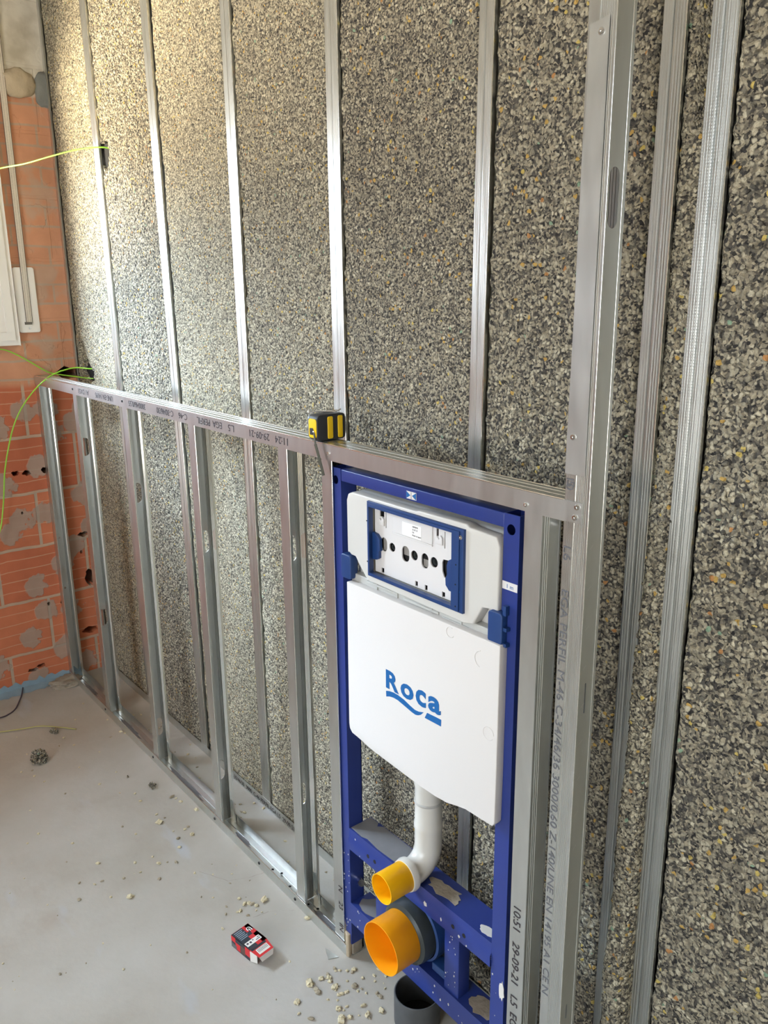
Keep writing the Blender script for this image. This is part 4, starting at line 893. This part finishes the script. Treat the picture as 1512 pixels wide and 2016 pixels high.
fl_.add(vs, fs, True); o = fl_.build('plastic_film', M['film'], None, loc=(XB+.02, -.1, 0)); tag(o, 'crumpled bluish plastic film along the foot of the brick wall', 'plastic film')
o = lump('mortar_pile', (XB+.045, -.030, .006), .050, .060, .014, M['dirt'], 4.4, sub=4, rough=.5); tag(o, 'low heap of mortar crumbs in front of the first stud foot', 'mortar')

def clump(c, r, n_, seed, label, name='foam_clump', cat='foam scrap'):
    "a torn lump of foam: many chips stuck together as one mesh"
    R = random.Random(seed); bm = bmesh.new()
    for k in range(n_):
        a, b2 = R.uniform(0, 6.28), R.uniform(0, 1)**.5
        p = Vector((r[0]*b2*math.cos(a), r[1]*b2*math.sin(a), max(.002, r[2]*(1-b2*b2)**.5*R.uniform(.2, 1.7))))
        s = R.uniform(.0025, .0062)*(r[0]/.03)**.4
        bmesh.ops.create_icosphere(bm, subdivisions=1, radius=s, matrix=Matrix.Translation(p) @ Matrix.Rotation(R.uniform(0, 3), 4, Vector((R.random(), R.random(), R.random()+.1))) @ Matrix.Diagonal((1, R.uniform(.5, 1), R.uniform(.5, .9), 1)))
    for v in bm.verts: v.co += Vector((R.uniform(-1, 1), R.uniform(-1, 1), R.uniform(-1, 1)))*.0007
    mz = min(v.co.z for v in bm.verts)
    for v in bm.verts: v.co.z -= mz-.0004
    me = bpy.data.meshes.new(name); bm.to_mesh(me); bm.free(); me.materials.append(FC); o = bpy.data.objects.new(name, me); COL.objects.link(o); o.location = c
    return tag(o, label, cat)
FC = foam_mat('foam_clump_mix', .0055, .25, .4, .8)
clump((-1.290, -.290, 0), (.030, .026, .024), 120, 1, 'fist of torn speckled foam lying alone on the left of the floor')
clump((-1.445, -.192, 0), (.022, .012, .008), 36, 2, 'small crumbled foam scrap under the end of the dry strand')
clump((-.9080, -.064, 0), (.016, .010, .009), 28, 3, 'little dark foam scrap between the floor track and the big foam lump')
clump((-.975, -.155, 0) if False else (-1.005, -.105, 0), (.006, .004, .005), 6, 4, 'tiny ring shaped foam fleck left of the little dark foam scrap')
CR = []
def px(x, y): return (x, y)
cr_spots = [(-1.5864, -0.0395, 0.8), (-1.283, -0.0519, 0.8), (-1.4846, -0.105, 0.8), (-1.3841, -0.1794, 0.8), (-1.3412, -0.2096, 0.8), (-1.3129, -0.1692, 0.8), (-1.2147, -0.1178, 0.8), (-1.165, -0.203, 0.8), (-1.061, -0.1207, 0.8), (-1.1562, -0.3165, 0.8), (-1.2078, -0.3318, 0.8), (-1.0478, -0.2877, 0.8), (-1.0293, -0.1875, 0.8), (-0.909, -0.1215, 0.8), (-0.8619, -0.1243, 0.8), (-1.0287, -0.3974, 0.8), (-0.7774, -0.2152, 0.8), (-0.8991, -0.4136, 0.8), (-0.8755, -0.4501, 0.8), (-0.7942, -0.3524, 0.8), (-0.7676, -0.1146, 0.8), (-0.7372, -0.1032, 0.8), (-0.7264, -0.1248, 1.6), (-0.6233, -0.1149, 1.4), (-0.6141, -0.0761, 1.4), (-0.5857, -0.1288, 1.3), (-0.6551, -0.0684, 0.8), (-0.65, -0.0814, 0.8), (-0.6625, -0.1107, 0.8), (-0.8195, -0.0413, 1.5), (-0.8051, -0.0349, 0.8), (-0.7801, -0.0314, 1.2), (-0.7132, -0.0138, 1.3), (-0.5598, -0.2019, 1.2), (-0.5963, -0.2031, 0.8), (-0.5497, -0.1814, 0.7), (-0.5345, -0.1631, 1.0), (-0.6032, -0.2499, 0.8), (-0.7202, -0.1988, 0.8), (-0.6648, -0.3283, 1.1), (-0.5641, -0.2977, 0.8), (-0.5894, -0.3458, 0.9), (-0.5902, -0.3651, 0.8), (-0.6212, -0.3945, 0.8), (-0.5594, -0.4162, 1.2), (-0.4853, -0.312, 1.6), (-0.5173, -0.3504, 0.8), (-0.5581, -0.254, 0.8), (-0.4627, -0.1433, 0.8), (-0.5014, -0.2263, 0.8), (-1.2955, -0.0108, 1.4), (-1.2775, -0.0035, 0.8), (-1.4091, -0.0151, 0.8), (-1.2453, -0.3268, 0.8), (-1.2581, -0.3565, 0.8), (-0.4614, -0.1446, 0.7), (-0.4265, -0.1092, 0.7), (-0.367, -0.0907, 0.7), (-0.3487, -0.15, 0.7), (-0.3698, -0.1724, 0.7), (-0.3023, -0.1002, 1.04), (-0.2769, -0.0992, 1.28), (-0.2716, -0.0899, 1.44), (-0.2647, -0.0846, 1.28), (-0.2529, -0.0791, 1.2), (-0.2624, -0.1197, 1.28), (-0.2634, -0.1266, 0.96), (-0.298, -0.1393, 0.88), (-0.2757, -0.1529, 0.96), (-0.2571, -0.0547, 1.92), (-0.2249, -0.0802, 0.64), (-0.2376, -0.1126, 0.7), (0.033, -0.1115, 1.76), (0.0381, -0.1077, 1.12), (0.0586, -0.1103, 1.44), (0.0657, -0.1108, 1.44), (0.0535, -0.1096, 0.96), (0.0572, -0.0729, 0.96), (0.0773, -0.0741, 1.28), (0.0381, -0.0844, 1.12), (0.0453, -0.0733, 0.7), (0.0577, -0.1605, 1.6), (0.0566, -0.164, 1.12), (0.1284, -0.101, 1.28), (0.1504, -0.1084, 1.44), (0.1561, -0.1141, 1.6), (0.1122, -0.1609, 1.28), (0.1012, -0.0724, 0.96), (0.1041, -0.0599, 0.7), (0.1023, -0.0392, 1.28), (0.0842, -0.1738, 0.72), (-0.0482, -0.1117, 0.64), (-0.135, -0.0059, 1.28), (0.0575, -0.0253, 0.72), (0.103, -0.0635, 0.96), (-0.2377, -0.1824, 0.7), (0.0459, -0.0387, 0.82), (0.0339, -0.044, 0.82), (0.1877, -0.0318, 1.11), (0.0986, -0.0795, 0.72), (0.0407, -0.0458, 0.67), (0.1917, -0.0333, 1.15), (0.1069, 0.0126, 0.75), (0.1557, -0.0551, 1.18), (0.1007, 0.0316, 0.98), (0.1333, -0.0303, 0.64), (0.0651, -0.0121, 1.25), (0.1547, -0.0142, 0.74), (0.1612, -0.012, 1.21), (0.1487, -0.0123, 0.83), (0.1182, -0.031, 0.63), (0.138, -0.0947, 0.53), (0.0945, -0.1052, 0.72), (0.1175, -0.0413, 0.77), (0.1244, 0.0332, 0.83), (0.1084, -0.0898, 0.72), (0.1347, -0.084, 0.76), (0.1694, -0.077, 0.58), (0.0467, -0.0689, 1.11), (0.0961, -0.0112, 0.76), (0.0854, -0.0773, 0.53), (0.18, -0.0623, 1.26), (0.1901, -0.0641, 0.51), (0.1541, -0.1091, 1.12), (0.1615, -0.0951, 1.0), (0.1206, 0.0048, 0.65), (0.0685, -0.0197, 0.81), (0.1376, 0.0163, 0.51), (0.0376, -0.0653, 1.13), (0.0806, -0.0427, 0.58), (0.1502, 0.0095, 0.67), (-1.4959, -0.3036, 0.35), (-0.8174, -0.5088, 0.37), (-0.3007, -0.3388, 0.42), (-0.8165, -0.3553, 0.31), (-0.9428, -0.1562, 0.57), (-0.4186, -0.0433, 0.31), (-1.0468, -0.2661, 0.36), (-0.3457, -0.522, 0.34), (-0.371, -0.6261, 0.47), (-0.2391, -0.0877, 0.54), (-0.4654, -0.0919, 0.33), (-0.3508, -0.5334, 0.57), (-0.2248, -0.2826, 0.49), (-0.3967, -0.0694, 0.5), (-0.0009, -0.2126, 0.32), (0.0218, -0.1917, 0.5), (-0.3981, -0.6226, 0.34), (-0.1973, -0.0577, 0.32), (-0.5927, -0.4845, 0.47), (-0.0911, -0.2868, 0.37), (-0.3952, -0.6483, 0.3), (-0.3442, -0.0455, 0.56), (-0.5399, -0.4775, 0.4), (-0.5646, -0.2687, 0.31), (-0.6987, -0.5463, 0.45), (-0.2965, -0.084, 0.34), (-0.3781, -0.4235, 0.46), (-0.4657, -0.6251, 0.55), (-0.7326, -0.5006, 0.41), (-0.7265, -0.3921, 0.59), (-1.3583, -0.3098, 0.49), (-0.2715, -0.4169, 0.53), (-0.4039, -0.6073, 0.36), (-0.3441, -0.4766, 0.43), (-0.3424, 0.0726, 0.84), (-1.2443, 0.071, 0.65), (-1.0091, 0.1051, 0.85), (-0.4698, 0.0585, 0.56), (-0.7098, 0.1003, 0.76), (-0.7978, 0.0646, 0.52), (-0.271, 0.089, 0.78), (-0.0706, 0.1125, 0.74), (-0.6162, 0.0853, 0.86), (-0.8228, 0.1373, 0.55), (-0.2421, 0.1265, 0.71), (-0.859, 0.0702, 0.79), (-0.9748, 0.1156, 0.47), (-1.3803, 0.0705, 0.8), (-1.2424, 0.1365, 0.59), (-0.6648, 0.0885, 0.71), (-1.3645, 0.093, 0.87), (-1.2395, 0.1149, 0.56), (-1.0642, 0.06, 0.41), (-0.1234, 0.1302, 0.8), (-0.3295, 0.1409, 0.48), (-0.653, 0.1011, 0.69), (-0.14, 0.1241, 0.88), (-1.3306, 0.1147, 0.74), (-0.4195, 0.1118, 0.82), (-1.0608, 0.1387, 0.6), (-0.6314, 0.136, 0.75), (-1.051, 0.078, 0.56), (-0.5911, 0.1447, 0.85), (-0.9197, 0.0929, 0.81), (-1.0885, 0.0938, 0.41), (-1.2334, 0.105, 0.75), (-0.6086, 0.0897, 0.88), (-0.5963, 0.0716, 0.43), (-0.088, 0.1439, 0.86), (-0.6245, 0.0852, 0.45), (-1.126, 0.0773, 0.86), (-0.2058, 0.1257, 0.47), (-1.1544, 0.084, 0.87), (-1.2632, 0.1268, 0.74)]
Rr = random.Random(21)
protos = []
for k in range(4):
    o = lump('foam_crumb', (0, 0, 0), .0050, .0042, .0030, M['crumb'] if k != 3 else M['crumbg'], 5.0+k*3, sub=2, rough=.6); protos.append(o)
LBL = ['cream foam crumb lying loose on the screed', 'greyish foam crumb lying loose on the screed']
used_ = set()
for i, (x, y, s) in enumerate(cr_spots):
    k = Rr.randrange(4); p = protos[k]
    o = p if k not in used_ else p.copy()
    if k in used_: COL.objects.link(o)
    used_.add(k)
    s_2 = s*Rr.uniform(.8, 1.2); o.location = (x, y, .0019*s_2); o.scale = (s_2, s_2*Rr.uniform(.7, 1.2), s_2*Rr.uniform(.7, 1)); o.rotation_euler = (0, 0, Rr.uniform(0, 6.28))
    tag(o, LBL[0] if k != 3 else LBL[1], 'foam crumb', 'foam crumbs on the floor')
# dark blanks in upper cable and wall corner holes; shade put into colour
for nm_, pts_ in (('cavity_shade', blobpoly(-1.394, 1.905, .030, .038, 31)), ('cavity_shade', blobpoly(-1.725, 1.215, .040, .030, 33))):
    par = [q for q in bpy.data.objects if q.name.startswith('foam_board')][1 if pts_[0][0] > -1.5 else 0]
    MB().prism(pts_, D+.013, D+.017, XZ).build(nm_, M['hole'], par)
# hairline cracks in the screed
fo = bpy.data.objects['floor']
ck_ = MB()
def crack(pts, w):
    P = []
    R = random.Random(len(pts)*7)
    for i in range(len(pts)-1):
        for k in range(5):
            f_ = k/5; P.append((pts[i][0]*(1-f_)+pts[i+1][0]*f_+R.uniform(-.0015, .0015), pts[i][1]*(1-f_)+pts[i+1][1]*f_+R.uniform(-.0015, .0015)))
    P.append(pts[-1])
    L = [(p[0]-w, p[1]-w, .0003) for p in P]; Q = [(p[0]+w*.6, p[1]+w, .0003) for p in P]; n_ = len(P)
    ck_.add(L+Q, [(i, i+1, n_+i+1, n_+i) for i in range(n_-1)])
crack([(-.2228, -.1038), (-.2151, -.0649), (-.1857, -.024), (-.171, -.0035)], .0006)
crack([(-.46, -.13), (-.3777, -.0893), (-.3555, -.0414), (-.3468, -.0010)], .0005)
ck_.build('crack', mat('crack_dark', srgb(120,110,100), .95), fo)
